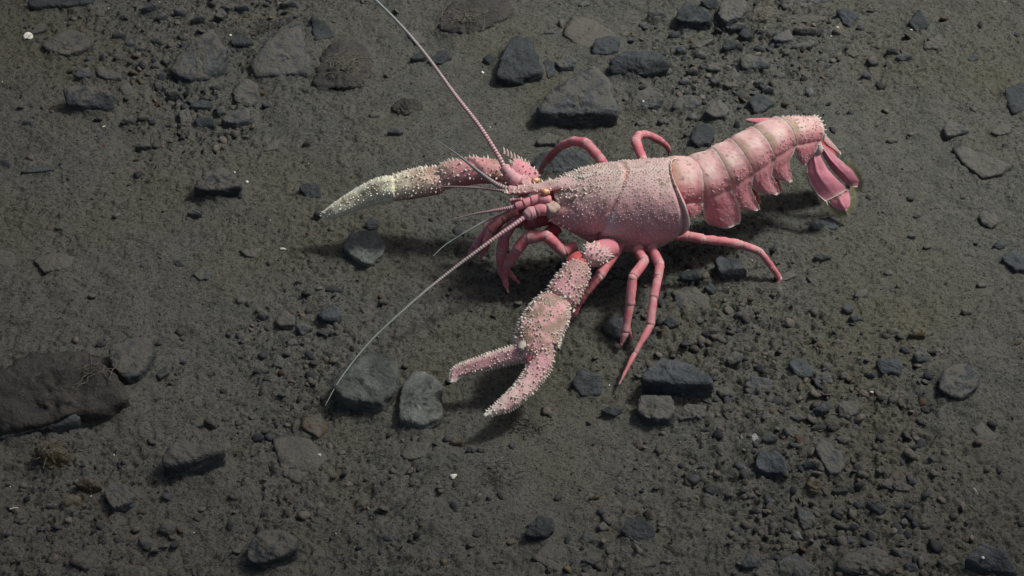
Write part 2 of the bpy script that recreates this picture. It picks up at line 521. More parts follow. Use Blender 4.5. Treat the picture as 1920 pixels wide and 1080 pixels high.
# outline in the photograph's pixels ; height share ; kind ; label
STONES = [
 # --- upper left
 ("50,0 110,-22 180,-20 175,7 133,17 97,20 57,23", .35, 'b', "dark rock cut by the top edge at the far left"),
 ("73,83 110,67 133,50 157,60 173,77 170,90 133,100 127,113 110,107 83,93", .2, 's', "low silt dusted slab near the tiny snail shell"),
 ("207,68 222,52 237,60 232,72 215,75", .4, 'g', None),
 ("317,133 328,103 353,77 397,52 420,80 427,110 418,137 390,160 360,163 330,150", .42, 'g', "big dark slab rising to a point in the upper left rubble"),
 ("428,73 447,60 473,67 477,90 460,100 437,95", .5, 'b', "round blackish stone with a white speck, between two large slabs", 'tall'),
 ("468,123 483,90 527,53 563,43 577,87 585,133 580,145 480,152", .22, 'g', "wide flat grey slab with a straight dark front edge"),
 ("572,178 580,120 605,72 650,55 700,80 714,130 692,165 640,182", .15, 'r', "reddish brown crusted rock right of the wide flat slab", 'lump'),
 ("580,25 610,40 628,66 590,82", .3, 'b', "dark sloping stone above the reddish brown crusted rock"),
 ("117,163 133,157 173,160 213,173 213,200 200,213 160,218 127,203", .45, 'g', "blocky grey stone with a dark hollow under its front, upper left"),
 ("137,143 147,127 167,123 172,143 157,152", .4, 'g', None),
 ("175,123 190,122 227,140 230,153 207,158 185,143", .4, 'g', "slanting wedge of grey stone behind the blocky hollow-fronted stone"),
 ("223,160 240,150 253,173 247,185 230,182", .35, 's', None),
 ("437,167 457,143 483,153 488,187 470,203 440,193", .25, 'g', "grey slab in front of the wide flat slab"),
 ("310,173 325,163 340,173 345,188 320,188", .4, 'g', None),
 ("353,197 377,185 400,190 398,208 360,203", .4, 'b', "flat stone lying like a lintel over the square stone"),
 ("333,207 353,200 362,227 358,240 340,242", .5, 'g', "upright stone left of the square stone"),
 ("363,220 397,217 405,230 403,242 367,243", .5, 'b', "square dark stone in the upper left cluster"),
 ("403,200 420,195 425,213 407,220", .5, 'g', None),
 ("413,220 437,207 467,200 470,227 450,240 417,235", .4, 'g', "grey boulder right of the square dark stone"),
 ("227,220 250,213 253,230 233,235", .4, 'g', None),
 ("253,217 283,212 277,227 257,228", .35, 's', None),
 ("360,347 383,317 413,307 447,320 458,343 455,368 400,380 358,370", .42, 'g', "rounded grey rock with a white bead, alone on silt left of the pale claw", 'tall'),
 ("37,327 50,315 103,307 102,317 67,325", .3, 'b', "long dark splinter lying near the left edge"),
 ("250,277 267,263 287,273 273,283", .35, 'g', None),
 ("493,287 510,263 527,260 520,280", .15, 's', None),
 ("563,267 580,262 583,270 570,275", .4, 'r', None),
 ("560,350 577,340 600,346 602,368 577,376", .45, 'b', "dark stone just behind the pale claw's tip"),
 ("586,399 594,391 604,396 603,408 592,411", .6, 'b', "round black pebble at the very tip of the pale claw", 'tall'),
 ("38,227 60,223 63,237 40,238", .4, 'g', None),
 ("-8,297 20,300 18,317 -8,318", .4, 'b', None),
 ("355,40 372,22 386,30 380,48", .5, 'g', None), ("322,20 340,6 352,18 340,34", .5, 'g', None), ("290,30 306,18 316,30 300,44", .5, 'g', None),
 ("400,30 415,12 428,26 418,44", .5, 'g', None), ("262,20 280,4 296,8 284,28", .5, 'g', None), ("280,75 296,62 306,78 290,86", .5, 'g', None),
 ("250,90 270,78 278,92 258,100", .4, 's', None), ("232,80 246,70 256,84 240,90", .4, 'g', None), ("436,14 455,2 470,12 452,24", .4, 'g', None),
 ("300,110 312,100 322,112 310,124", .45, 'g', None), ("282,118 298,112 300,128 286,130", .45, 'g', None),
 ("520,8 545,-6 560,6 540,18", .4, 'g', None), ("390,162 405,155 415,165 400,172", .4, 'g', None),
 ("52,68 62,55 85,40 88,55 70,66", .3, 's', None),
 # --- upper middle
 ("807,60 820,20 840,-10 973,-12 970,20 930,43 900,67 873,73 840,63", .16, 'r', "brown crusted rock at the top edge beside the far feeler", 'lump'),
 ("925,157 940,113 953,63 973,58 997,63 1013,100 1023,147 990,163 947,172", .38, 'b', "tall dark rock standing left of the biggest boulder", 'tall'),
 ("1017,113 1037,113 1042,137 1027,152", .4, 'b', None),
 ("1040,117 1060,97 1080,110 1077,130 1053,138", .4, 'g', "grey stone squeezed between the tall dark rock and the biggest boulder"),
 ("1002,217 1007,197 1073,140 1117,122 1140,143 1160,187 1160,227 1140,242 1057,243 1010,230", .45, 'g', "biggest dark boulder, triangular, behind the lobster's back"),
 ("1108,100 1113,73 1133,65 1163,67 1160,97 1130,107", .4, 'b', "block of dark stone behind the long ledge-like stone"),
 ("1140,133 1153,103 1173,95 1233,97 1257,117 1250,130 1207,140 1150,148", .48, 'b', "long ledge-like stone with a black shaded front"),
 ("1180,200 1190,173 1217,162 1247,180 1237,197 1207,213", .35, 'g', "grey stone with a white speck right of the biggest boulder"),
 ("1055,62 1068,30 1100,28 1150,55 1160,72 1108,96 1078,84", .12, 'm', "silt covered slab with a cracked edge behind the boulders"),
 ("767,113 793,93 800,110 780,118", .35, 'b', None),
 ("803,110 837,88 848,107 827,123 810,125", .35, 'b', "dark crumbled stone the far feeler passes over"),
 ("763,60 783,55 797,80 780,85", .12, 's', None),
 ("727,200 750,180 797,187 787,207 753,220", .22, 'r', "reddish lump overgrown with silt above the pale claw", 'lump'),
 ("996,325 1000,300 1015,285 1060,278 1102,287 1106,310 1060,330", .35, 'b', "dark stone behind the far walking leg with the arched knee"),
 ("1003,267 1023,247 1050,253 1043,277 1010,277", .35, 's', None),
 ("723,247 743,237 757,247 750,257", .35, 'b', None),
 ("903,247 923,237 928,248 915,252", .3, 's', None),
 ("1020,60 1033,50 1043,60 1023,65", .3, 'g', None),
 ("1213,20 1233,15 1253,27 1237,43 1217,38", .35, 'g', None),
 ("1250,67 1263,55 1278,62 1267,76", .4, 'b', None),
 ("1160,60 1176,55 1182,64 1170,74", .3, 's', None), ("1196,45 1210,38 1222,50 1206,56", .3, 'g', None),
 ("1080,8 1096,0 1110,8 1092,14", .25, 'g', None), ("905,108 920,96 930,108 918,122", .3, 'b', None), ("690,215 704,206 714,216 700,224", .3, 's', None),
 # --- upper right
 ("1270,20 1285,0 1325,10 1338,37 1327,57 1293,62 1267,50", .48, 'b', "dark rounded boulder left in the pile above the tail", 'tall'),
 ("1342,33 1347,7 1370,-10 1403,-2 1403,20 1390,43 1357,58", .45, 'g', "brownish grey boulder at the top edge, beside the dark rounded boulder", 'tall'),
 ("1313,3 1330,-12 1347,0 1340,20 1327,17", .4, 'b', None),
 ("1403,33 1413,10 1450,5 1457,20 1437,43 1413,48", .35, 'm', "fluffy silt covered lump in the pile at the top", 'lump'),
 ("1457,-7 1533,-18 1556,0 1513,15 1467,18", .2, 'g', "flat slab cut by the top edge"),
 ("1362,57 1383,40 1400,43 1393,60 1373,63", .4, 'g', None),
 ("1383,63 1400,47 1412,70 1397,78", .5, 'b', None),
 ("1352,87 1367,72 1395,80 1392,97 1357,101", .45, 'b', "dark cube-like stone below the brownish grey boulder"),
 ("1410,90 1423,80 1437,92 1427,100", .4, 'b', None),
 ("1387,110 1397,97 1447,113 1443,127 1413,137 1388,138", .42, 'g', "wedge shaped grey stone pointing right, above the tail"),
 ("1447,67 1480,53 1490,77 1473,85 1450,82", .45, 'g', "grey block left of the silt dusted loaf-shaped stone"),
 ("1485,55 1500,45 1540,53 1542,65 1507,69 1488,64", .5, 's', "loaf-shaped stone dusted with silt"),
 ("1480,90 1520,72 1533,78 1520,92 1493,95", .4, 'g', "flat stone under the loaf-shaped stone"),
 ("1460,43 1473,27 1547,30 1553,37 1513,43", .25, 's', "long low stone behind the loaf-shaped stone"),
 ("1553,60 1577,37 1580,53 1563,68", .15, 's', None),
 ("1567,17 1580,12 1613,25 1593,52 1583,47", .35, 'b', "dark tooth-shaped stone right of the pile"),
 ("1702,40 1723,13 1743,43 1740,53 1717,64", .5, 'b', "black peaked stone standing alone in the upper right"),
 ("1730,97 1733,73 1760,62 1780,83 1760,94", .25, 's', "grey flat stone just below the black peaked stone"),
 ("1660,97 1670,85 1690,92 1680,103", .4, 'g', None), ("1678,107 1697,97 1715,103 1690,116", .3, 'g', None), ("1623,107 1640,100 1650,117 1633,126", .35, 's', None),
 ("1813,110 1827,98 1837,107 1823,118", .3, 'g', None), ("1613,140 1627,133 1635,143 1627,149", .35, 'g', None),
 ("1353,157 1377,152 1387,163 1367,169", .35, 's', None), ("1423,170 1440,158 1453,163 1450,178", .4, 'g', None),
 ("1403,187 1420,170 1455,190 1433,213 1413,218", .38, 'b', "dark leaning stone just above the lobster's tail"),
 ("1258,200 1275,178 1300,177 1318,193 1300,211 1270,208", .38, 'g', "grey stone left of the round stone above the tail base"),
 ("1318,213 1330,190 1350,183 1372,207 1360,230 1337,234", .45, 'g', "round grey stone with a sandy skin above the tail base", 'tall'),
 ("1293,267 1300,233 1337,228 1343,263 1330,281 1303,284", .42, 'b', "blackish block touching the tail base from behind", 'tall'),
 ("1287,217 1303,210 1310,220 1297,228", .4, 'g', None), ("1313,127 1330,110 1353,133 1333,141", .4, 'g', None),
 ("1283,133 1300,123 1313,130 1303,143", .4, 's', None), ("1510,170 1520,160 1527,173 1517,184", .4, 'g', None),
 ("1885,167 1913,153 1932,158 1935,207 1897,218 1888,197", .35, 'b', "dark stone cut by the right edge, upper right"),
 ("1768,240 1777,223 1813,237 1820,247 1773,264", .35, 'g', "pointed grey stone lying in the right silt"),
 ("1857,247 1877,227 1900,240 1890,255 1867,258", .35, 's', "half buried stone near the right edge"),
 ("1783,275 1800,268 1840,298 1902,312 1880,330 1843,338 1810,312", .12, 's', "long low slab sunk in silt right of the tail fan"),
 ("1697,250 1717,245 1725,252 1707,257", .3, 's', None), ("1660,262 1672,256 1686,262 1672,270", .3, 's', None),
 ("1345,70 1300,78 1292,92 1312,96", .3, 's', None), ("1375,122 1388,140 1380,150 1368,138", .3, 'g', None), ("1590,100 1604,92 1612,102 1600,110", .3, 's', None),
 ("1565,275 1578,266 1586,276 1574,284", .25, 's', None),
 ("1410,152 1424,144 1436,154 1420,162", .4, 'g', None), ("1330,150 1344,142 1352,154 1338,160", .4, 'b', None), ("1300,100 1316,92 1326,104 1310,112", .4, 'g', None),
 ("1375,175 1390,166 1400,178 1386,186", .4, 'g', None), ("1265,90 1280,84 1290,96 1272,104", .4, 'b', None), ("1450,140 1466,132 1476,144 1460,152", .35, 's', None),
 ("1230,225 1246,216 1256,228 1240,236", .35, 's', None), ("1270,150 1290,142 1300,156 1280,164", .4, 'g', None), ("1420,55 1436,50 1446,62 1428,68", .4, 'g', None),
 ("1240,130 1256,124 1264,136 1250,144", .4, 's', None), ("1190,228 1204,222 1212,232 1198,238", .3, 'g', None), ("1320,255 1290,262 1280,250 1300,244", .3, 's', None),
 # --- left middle
 ("447,467 493,463 477,483 463,481", .12, 's', None),
 ("362,513 380,493 397,510 395,523 375,529", .25, 'g', "small flat four-sided stone alone on the left silt"),
 ("347,400 363,390 380,400 373,408", .4, 'g', None), ("100,427 113,415 135,423 117,434", .3, 'g', None),
 ("-8,460 23,463 30,493 20,510 -8,518", .12, 's', "flat grey stone cut by the left edge"),
 ("63,487 100,473 140,480 133,503 83,514", .15, 'm', "low silt covered hump near the left edge"),
 ("517,593 533,577 555,590 553,613 530,619 515,610", .4, 'g', "rounded stone left of the dark rounded stone by the feeler", 'tall'),
 ("590,590 610,572 633,570 643,587 633,607 610,614", .45, 'b', "dark rounded stone behind the big pale stone", 'tall'),
 ("553,610 567,602 587,613 567,634", .35, 'g', None),
 ("197,660 207,640 237,630 277,627 292,650 283,690 267,713 240,726 213,700", .38, 'g', "grey rock with a pale patch beside the brown slab", 'tall'),
 ("-25,762 -25,690 20,672 60,660 110,658 180,664 215,690 230,722 241,745 190,777 140,790 90,797 0,832", .24, 'r', "large brown slab with a ragged dark edge at the left"),
 ("-15,803 20,772 90,768 152,772 150,786 95,799 0,834", .35, 'b', "ragged dark ledge under the front of the large brown slab"),
 ("150,665 185,668 214,690 205,705 170,690", .3, 'r', "broken brown piece on the right end of the large brown slab"),
 ("148,657 167,648 187,667 180,674", .3, 'g', None), ("290,700 313,683 318,697 300,713", .35, 'b', None),
 ("470,697 487,685 507,693 490,706", .35, 'g', None), ("510,687 520,663 533,673 530,694", .4, 'g', None),
 ("607,540 633,535 645,545 617,551", .35, 'b', None), ("480,590 493,578 505,588 494,600", .4, 'g', None),
 ("440,560 456,552 464,566 448,572", .35, 'g', None), ("325,490 338,484 345,496 332,502", .35, 'b', None),
 ("536,640 552,630 560,644 545,652", .35, 'g', None), ("262,478 276,472 282,482 270,486", .3, 'g', None),
 ("640,462 660,432 705,428 725,458 716,490 690,511 665,492", .28, 'p', "pale worn stone in the shadow of the far claw", 'tall'),
 ("683,418 695,405 712,412 708,432 690,434", .4, 'b', "dark knob of stone behind the pale worn stone"),
 ("618,740 632,700 655,668 690,648 738,662 752,700 744,755 716,786 650,775", .40, 'p', "large pale mottled stone at the tip of the near feeler", 'tall'),
 ("745,800 752,712 775,690 805,692 832,722 832,790 790,816", .42, 'p', "upright grey green stone right of the large pale mottled stone", 'tall'),
 ("750,853 763,827 807,827 800,857 763,863", .1, 's', "flat slab in front of the upright grey green stone"),
 ("840,833 850,817 870,823 867,837", .35, 'o', None), ("870,847 880,835 893,840 887,851", .4, 'b', None),
 ("700,470 0,0".replace("700,470 0,0", "735,485 745,478 752,486 742,492"), .3, 'g', None),
 # --- between and behind the legs
 ("1195,725 1203,690 1240,664 1290,675 1337,705 1338,745 1290,756 1220,742", .45, 'b', "big smooth dark rock by the foot of the longest near leg", 'tall'),
 ("1190,772 1200,740 1260,738 1269,765 1255,801 1210,804", .42, 'g', "square grey block below the big smooth dark rock", 'tall'),
 ("1265,775 1290,755 1326,760 1320,785 1275,794", .38, 's', "flat grey stone right of the square grey block"),
 ("1070,715 1085,690 1130,700 1126,745 1090,749", .45, 'b', "dark stone right of the near claw's fixed finger"),
 ("1125,770 1145,757 1170,765 1155,786", .4, 'b', "small dark chip left of the square grey block"),
 ("1127,608 1150,592 1185,598 1182,640 1150,643 1135,627", .38, 'b', "dark stone under the foot of the bent near leg"),
 ("1340,487 1346,476 1389,482 1401,513 1382,531 1348,528", .48, 'b', "black stone beneath the rearmost leg", 'tall'),
 ("1275,508 1307,503 1314,526 1297,533 1275,527", .4, 'b', "dark stone in the body's shadow left of the black stone"),
 ("1256,545 1300,533 1332,560 1330,590 1300,597", .15, 's', "broken flat plate of silt and stone between the legs"),
 ("1313,624 1326,611 1348,614 1341,635 1322,636", .4, 's', None), ("1360,674 1376,655 1395,661 1389,677 1367,688", .4, 'g', "striped oval stone right of the big smooth dark rock"),
 ("1373,589 1382,583 1395,586 1389,598", .4, 'g', None), ("1241,602 1256,589 1275,608 1256,620", .4, 'b', None),
 ("1318,540 1330,526 1345,540 1335,556", .5, 'b', None), ("1262,560 1274,552 1284,564 1270,572", .4, 'b', None),
 ("1300,600 1312,592 1322,602 1310,610", .4, 'g', None), ("1284,640 1300,630 1310,642 1294,650", .3, 's', None),
 ("1330,660 1342,652 1350,662 1338,668", .35, 'o', None), ("1210,640 1222,628 1232,640 1220,650", .4, 'b', None),
 ("1300,690 1345,690 1350,710 1310,706", .2, 's', None), ("1385,565 1400,556 1410,568 1396,574", .35, 's', None),
 ("1342,727 1367,723 1370,740 1350,748", .4, 'g', None), ("1393,722 1410,703 1450,710 1446,740 1423,741", .35, 'g', "grey stone right of the flat stone and block pair"),
 # --- right middle
 ("1835,403 1847,387 1867,390 1873,417 1857,431 1840,420", .3, 'g', "upright dark stone near the right edge, middle height"),
 ("1860,460 1873,447 1887,460 1873,471", .4, 'b', None), ("1877,480 1900,465 1927,483 1928,513 1903,514 1890,500", .35, 'b', "blackish slab cut by the right edge at middle height"),
 ("1600,553 1607,540 1628,540 1627,557 1607,561", .35, 'g', None), ("1477,680 1490,667 1513,673 1525,693 1523,713 1497,713", .42, 'b', "dark ridged stone, left of a row, in the right foreground"),
 ("1642,673 1680,668 1693,683 1687,705 1650,708", .4, 'b', "dark stone with a grooved front face"), ("1712,660 1727,647 1747,667 1743,685 1717,684", .45, 'g', "small steep stone right of the grooved stone"),
 ("1757,735 1765,690 1800,673 1840,685 1838,722 1815,755 1780,761", .38, 'g', "large silt dusted stone with a shaggy lower edge at the right", 'tall'),
 ("1527,693 1557,700 1563,720 1530,723", .3, 'g', None), ("1573,700 1587,693 1597,713 1577,714", .35, 'g', None),
 ("1703,625 1712,608 1737,610 1740,625 1718,638", .5, 'y', "olive brown spongy lump on the right silt", 'lump'),
 ("1710,403 1720,398 1730,405 1717,411", .35, 'b', None), ("1515,428 1527,408 1563,405 1575,430 1540,437", .35, 'b', "dark stone in the shadow below the tail fan"),
 ("1525,482 1533,473 1562,480 1543,491", .35, 'b', None), ("1577,575 1592,566 1602,580 1588,592", .4, 'b', None), ("1590,590 1608,586 1620,598 1600,606", .3, 'g', None),
 ("1655,510 1668,502 1676,514 1662,520", .35, 's', None), ("1730,460 1742,452 1748,462 1736,468", .3, 'g', None), ("1830,530 1845,522 1852,534 1838,542", .3, 's', None),
 ("1800,580 1818,576 1824,586 1808,592", .3, 's', None), ("1450,520 1480,508 1495,516 1472,528", .2, 's', None), ("1700,440 1712,434 1720,442 1708,448", .35, 'g', None),
 ("1510,515 1530,525 1534,535 1520,530", .2, 's', None), ("1736,655 1760,650 1775,662 1750,668", .25, 's', None), ("1560,640 1572,632 1582,642 1570,648", .3, 's', None),
 # --- lower left
 ("300,853 310,833 327,820 367,823 413,835 429,838 393,857 360,883 330,903 310,900 302,880", .48, 'g', "sharp triangular grey rock in the lower left", 'tall'),
 ("510,820 547,812 583,823 620,857 580,880 560,908 530,893 520,853", .10, 's', "thin flat plate half sunk in silt, lower left"),
 ("563,800 567,783 600,773 617,803 597,826", .35, 'o', "orange brown stone above the thin flat plate"),
 ("547,807 550,787 563,783 565,807", .4, 'g', None),
 ("193,917 217,898 233,903 257,933 247,953 213,966 197,940", .42, 'g', "smooth grey stone right of the orange crusted stone", 'tall'),
 ("133,907 150,890 187,897 194,917 167,929", .55, 'o', "orange crusted stone with a dark hollow beneath", 'lump'),
 ("57,835 83,813 110,818 134,850 120,872 87,890 70,862", .6, 'y', "knobbly olive overgrown lump below the brown slab", 'lump'),
 ("110,938 135,922 155,928 150,948 125,955", .45, 'y', "small olive furry lump in front of the orange crusted stone", 'lump'),
 ("457,1047 467,1007 487,987 533,987 563,1003 560,1027 520,1060 493,1078 467,1068", .45, 'g', "large grey rock with a dark shaded side near the bottom edge", 'tall'),
 ("257,1013 267,1002 287,1013 283,1030 267,1026", .4, 'g', None), ("297,987 313,970 333,983 323,1010 300,997", .35, 's', None),
 ("127,1053 147,1030 180,1033 187,1060 160,1074", .3, 's', "silt dusted rock near the bottom left corner"), ("213,1073 240,1057 277,1063 280,1090 217,1090", .3, 's', None),
 ("427,933 433,917 453,927 443,941", .35, 'r', None), ("378,787 390,780 408,798 400,804", .35, 'r', "dark red stone chip on the lower left silt"),
 ("80,947 97,942 108,947 93,956", .4, 'g', None), ("145,960 160,953 172,958 157,968", .35, 'g', None), ("613,970 623,960 630,977 620,983", .4, 'g', None),
 ("440,800 458,795 462,803 446,806", .3, 'p', None), ("256,958 266,952 272,960 262,966", .5, 'o', None), ("268,866 272,858 278,872 271,876", .5, 'g', None),
 ("465,780 478,774 484,784 472,788", .3, 'g', None), ("62,800 75,795 85,806 70,812", .4, 'p', None), ("160,1000 172,994 180,1004 168,1010", .3, 's', None),
 ("20,1000 40,990 55,1005 35,1012", .3, 's', None), ("590,920 604,912 612,922 600,930", .25, 's', None),
 # --- lower middle
 ("980,1010 993,977 1010,963 1037,967 1043,997 1027,1017 993,1019", .48, 'b', "dark hump-backed stone in the lower middle", 'tall'),
 ("997,1043 1027,1017 1060,1023 1067,1053 1053,1078 1017,1060", .15, 's', "flat silt dusted stone in front of the hump-backed stone"),
 ("1163,993 1173,973 1200,963 1227,987 1230,1020 1210,1031 1177,1013", .42, 'b', "dark broken stone near the bottom, lower middle"),
 ("1087,1010 1097,993 1117,1010 1100,1021", .4, 'b', None), ("1093,937 1103,920 1117,927 1110,950", .3, 'g', None), ("1197,873 1210,863 1220,872 1203,881", .35, 'g', None),
 ("713,1007 723,1000 740,1010 727,1019", .35, 'b', None), ("640,987 660,987 667,1000 640,1003", .3, 's', None), ("1133,1030 1143,1020 1157,1033 1143,1044", .35, 's', None),
 ("1087,1050 1107,1040 1123,1050 1113,1064", .35, 'g', None), ("923,1053 933,1043 947,1050 930,1059", .3, 'g', None), ("1037,933 1050,920 1057,930 1043,941", .35, 'b', None),
 ("1117,985 1132,975 1144,990 1128,998", .35, 's', None), ("1190,1055 1215,1045 1232,1058 1210,1068", .35, 'g', None), ("1160,1060 1174,1052 1182,1064 1168,1070", .35, 's', None),
 ("680,898 686,892 692,898 686,905", .6, 'y', None), ("1230,980 1245,974 1252,986 1238,992", .3, 's', None),
 # --- lower right gravel bank
 ("1527,840 1540,817 1557,827 1580,850 1587,877 1570,900 1553,897 1540,863", .35, 'g', "long smooth grey stone standing highest in the lower right gravel", 'tall'),
 ("1415,863 1423,843 1457,840 1477,860 1473,900 1440,897 1417,883", .42, 'b', "blocky dark stone left of the long smooth grey stone", 'tall'),
 ("1507,907 1520,887 1540,895 1544,917 1527,931", .6, 'y', "round wrinkled brownish ball below the long smooth grey stone", 'lump'),
 ("1570,760 1580,747 1613,750 1610,773 1590,789 1573,780", .35, 'g', "flat-faced grey stone at the top of the gravel bank"),
 ("1523,767 1543,753 1557,767 1540,781", .5, 'b', "black chip left of the flat-faced grey stone"), ("1548,797 1563,785 1577,800 1563,814", .4, 'r', "rusty red stone in the gravel bank"),
 ("1467,803 1483,792 1507,817 1493,827 1473,817", .35, 'g', "slanted grey stone at the upper left of the gravel bank"), ("1427,823 1440,810 1460,817 1457,830 1437,834", .4, 'g', None),
 ("1500,870 1520,857 1540,863 1530,883 1507,884", .4, 'g', "rounded stone between the blocky dark and the long smooth stones"), ("1387,818 1391,810 1395,822 1392,832", .5, 'w', "thin white upright chip at the left of the gravel bank"),
 ("1408,816 1416,810 1424,822 1412,832", .4, 'w', "whitish flake right of the thin white chip"), ("1478,850 1486,840 1494,848 1488,856", .5, 'p', None),
 ("1493,950 1520,960 1532,980 1507,998 1500,980", .35, 'g', "pointed grey flake in the lower right gravel"), ("1553,1007 1597,1003 1602,1017 1567,1023", .4, 'b', None),
 ("1388,1060 1403,1037 1427,1047 1420,1067 1400,1074", .45, 'b', "dark block at the bottom edge, left of the bottom slabs"), ("1413,1075 1437,1047 1453,1050 1460,1080 1430,1092", .35, 'g', "grey slab at the bottom edge right of the dark block"),
 ("1457,1052 1493,1037 1530,1063 1513,1088 1467,1088", .35, 'g', "wide grey slab at the bottom edge under the gravel bank"),
 ("1567,1035 1607,1020 1647,1013 1693,1060 1673,1088 1563,1080", .3, 's', "broad silt dusted boulder at the bottom edge", 'lump'),
 ("1667,1027 1693,1025 1713,1037 1693,1051", .4, 'g', None), ("1720,1040 1737,1027 1743,1053 1727,1068", .4, 'g', None), ("1693,1053 1720,1053 1723,1070 1700,1074", .5, 'b', None),
 ("1810,1047 1843,1018 1890,1030 1906,1085 1880,1085 1840,1070", .45, 'b', "black-sided rock with a white speck in the lower right corner"),
 ("1822,800 1840,787 1873,817 1860,837 1843,834", .12, 's', "flat stone sunk in silt right of the gravel bank"),
 ("1685,977 1697,968 1705,980 1693,989", .5, 'p', "small whitish pebble in the lower right gravel"), ("1630,950 1647,940 1663,953 1650,971", .4, 'b', None),
 ("1650,907 1673,890 1717,917 1703,924 1673,921", .3, 'g', "long low grey stone at the right of the gravel bank"), ("1557,920 1580,908 1593,920 1567,928", .35, 'b', None),
 ("1600,943 1613,937 1625,950 1607,958", .4, 'b', None), ("1585,983 1600,975 1613,983 1600,996", .4, 'g', None), ("1723,983 1740,977 1750,987 1733,994", .35, 's', None),
 ("1463,993 1470,987 1482,993 1473,1003", .5, 'g', None), ("1483,1002 1497,993 1507,1010 1493,1015", .4, 'p', None), ("1370,987 1380,983 1388,997 1377,1001", .4, 'g', None),
 ("1740,855 1753,850 1760,863 1750,869", .35, 'b', None), ("1668,948 1690,940 1700,950 1680,955", .35, 'b', None), ("1600,905 1616,898 1626,908 1610,916", .4, 'g', None),
 ("1600,875 1612,868 1622,880 1608,888", .4, 'b', None), ("1640,840 1656,830 1664,846 1648,850", .4, 'b', None), ("1480,780 1500,774 1512,784 1494,792", .35, 'g', None),
 ("1520,800 1545,790 1548,802 1526,812", .4, 'b', None), ("1395,845 1418,838 1420,850 1402,852", .35, 'g', None), ("1425,780 1440,772 1446,784 1434,790", .4, 'g', None),
 ("1565,820 1590,812 1600,826 1580,834", .3, 's', None), ("1612,1000 1628,990 1640,1002 1626,1012", .35, 's', None), ("1660,1000 1676,992 1686,1004 1670,1010", .3, 's', None),
 ("1530,1000 1545,988 1556,1000 1542,1010", .35, 's', None), ("1440,985 1455,976 1462,988 1450,996", .35, 's', None), ("1400,1010 1420,1000 1430,1014 1412,1022", .35, 's', None),
 ("1755,1050 1785,1040 1800,1056 1770,1066", .3, 'g', None), ("1560,955 1580,946 1590,958 1572,966", .3, 's', None), ("1505,930 1496,920 1486,930 1494,940", .35, 's', None),
 ("1640,880 1655,872 1662,884 1648,890", .35, 'g', None), ("1690,850 1702,844 1710,854 1698,860", .3, 'g', None), ("1385,880 1398,872 1406,884 1392,890", .35, 'g', None),
]

LANDMARKS = []
for row in STONES:
    if row[3]:
        a_ = np.array([tuple(map(float, p.split(","))) for p in row[0].split()])
        LANDMARKS.append((a_[:, 0].mean(), a_[:, 1].mean(), np.ptp(a_[:, 0]), np.ptp(a_[:, 1]), row[3]))
USED = set()


def near_phrase(what, x, y, reg):
    """says which labelled stone this one lies next to, and on which side"""
    cand = []
    for lx, ly, lw, lh, lab in LANDMARKS:
        dx = x - lx; dy = y - ly
        gap = math.hypot(max(abs(dx) - lw / 2, 0), max(abs(dy) - lh / 2, 0))
        side_ = ("right of" if dx > 0 else "left of") if abs(dx) / max(lw, 30) > abs(dy) / max(lh, 30) else ("below" if dy > 0 else "above")
        cand.append((gap, side_, lab))
    cand.sort(key=lambda c: c[0])
    for far in (False, True):
        for gap, side_, lab in cand[:4]:
            if gap > (110 if far else 60):
                continue
            for txt in (what + " close " + side_ + " the " + lab, what + " " + side_ + " the " + lab):
                if far:
                    txt = txt.replace(" close ", " a little way ")
                if len(txt.split()) <= 16 and txt not in USED:
                    USED.add(txt)
                    return txt
    return "%s in %s" % (what, reg)


STONE_AT = []
for si, row in enumerate(STONES):
    pts = [tuple(map(float, p.split(","))) for p in row[0].split()]
    hk, kind, label = row[1], row[2], row[3]
    lumpy = len(row) > 4 and row[4] == 'lump'; tall = len(row) > 4 and row[4] == 'tall'
    a = np.array(pts)
    ext = max(np.ptp(a[:, 0]), np.ptp(a[:, 1]))
    sub = 5 if ext > 60 else (4 if ext > 30 else 3)
    rs = np.random.default_rng(100 + si)
    V, F = stone_from_outline(pts, hk * (1.35 if ext < 42 else 1.0), si * 1.37 + 1, sub, front=rs.uniform(0.68, 0.85) if tall else rs.uniform(0.28, 0.60), sharp=6.0 if lumpy else (rs.uniform(11, 18) if tall else rs.uniform(20, 42)),
                              rough=(0.13 if ext > 200 else 0.10 if kind == 'r' else 0.085 if ext > 34 else 0.07), lump=0.55 if lumpy else 0.0)
    base = np.array([V[:, 0].mean(), V[:, 1].mean(), float(ground_low(V[:, 0].mean(), V[:, 1].mean()))])
    up_ = V[V[:, 2] > base[2] + 0.0005]
    if len(up_) > 4:
        STONE_AT.append(((up_[:, 0].min() + up_[:, 0].max()) / 2, (up_[:, 1].min() + up_[:, 1].max()) / 2, np.ptp(up_[:, 0]) / 2 + 1e-4, np.ptp(up_[:, 1]) / 2 + 1e-4, V[:, 2].max() - base[2]))
    small = ext < 34
    name = "pebble" if small and label is None else "stone"
    o = obj(name, mesh_np(name, V - base, F), M_STONE[kind], loc=base)
    cx, cy = a[:, 0].mean(), a[:, 1].mean()
    if label is None:
        reg = region_of(cx, cy)
        lab = near_phrase("small %s %s" % (KIND_WORD[kind], name), cx, cy, reg)
        tag(o, lab, name, "%s %ss in %s" % (KIND_WORD[kind], name, reg))
    else:
        tag(o, label, "stone")


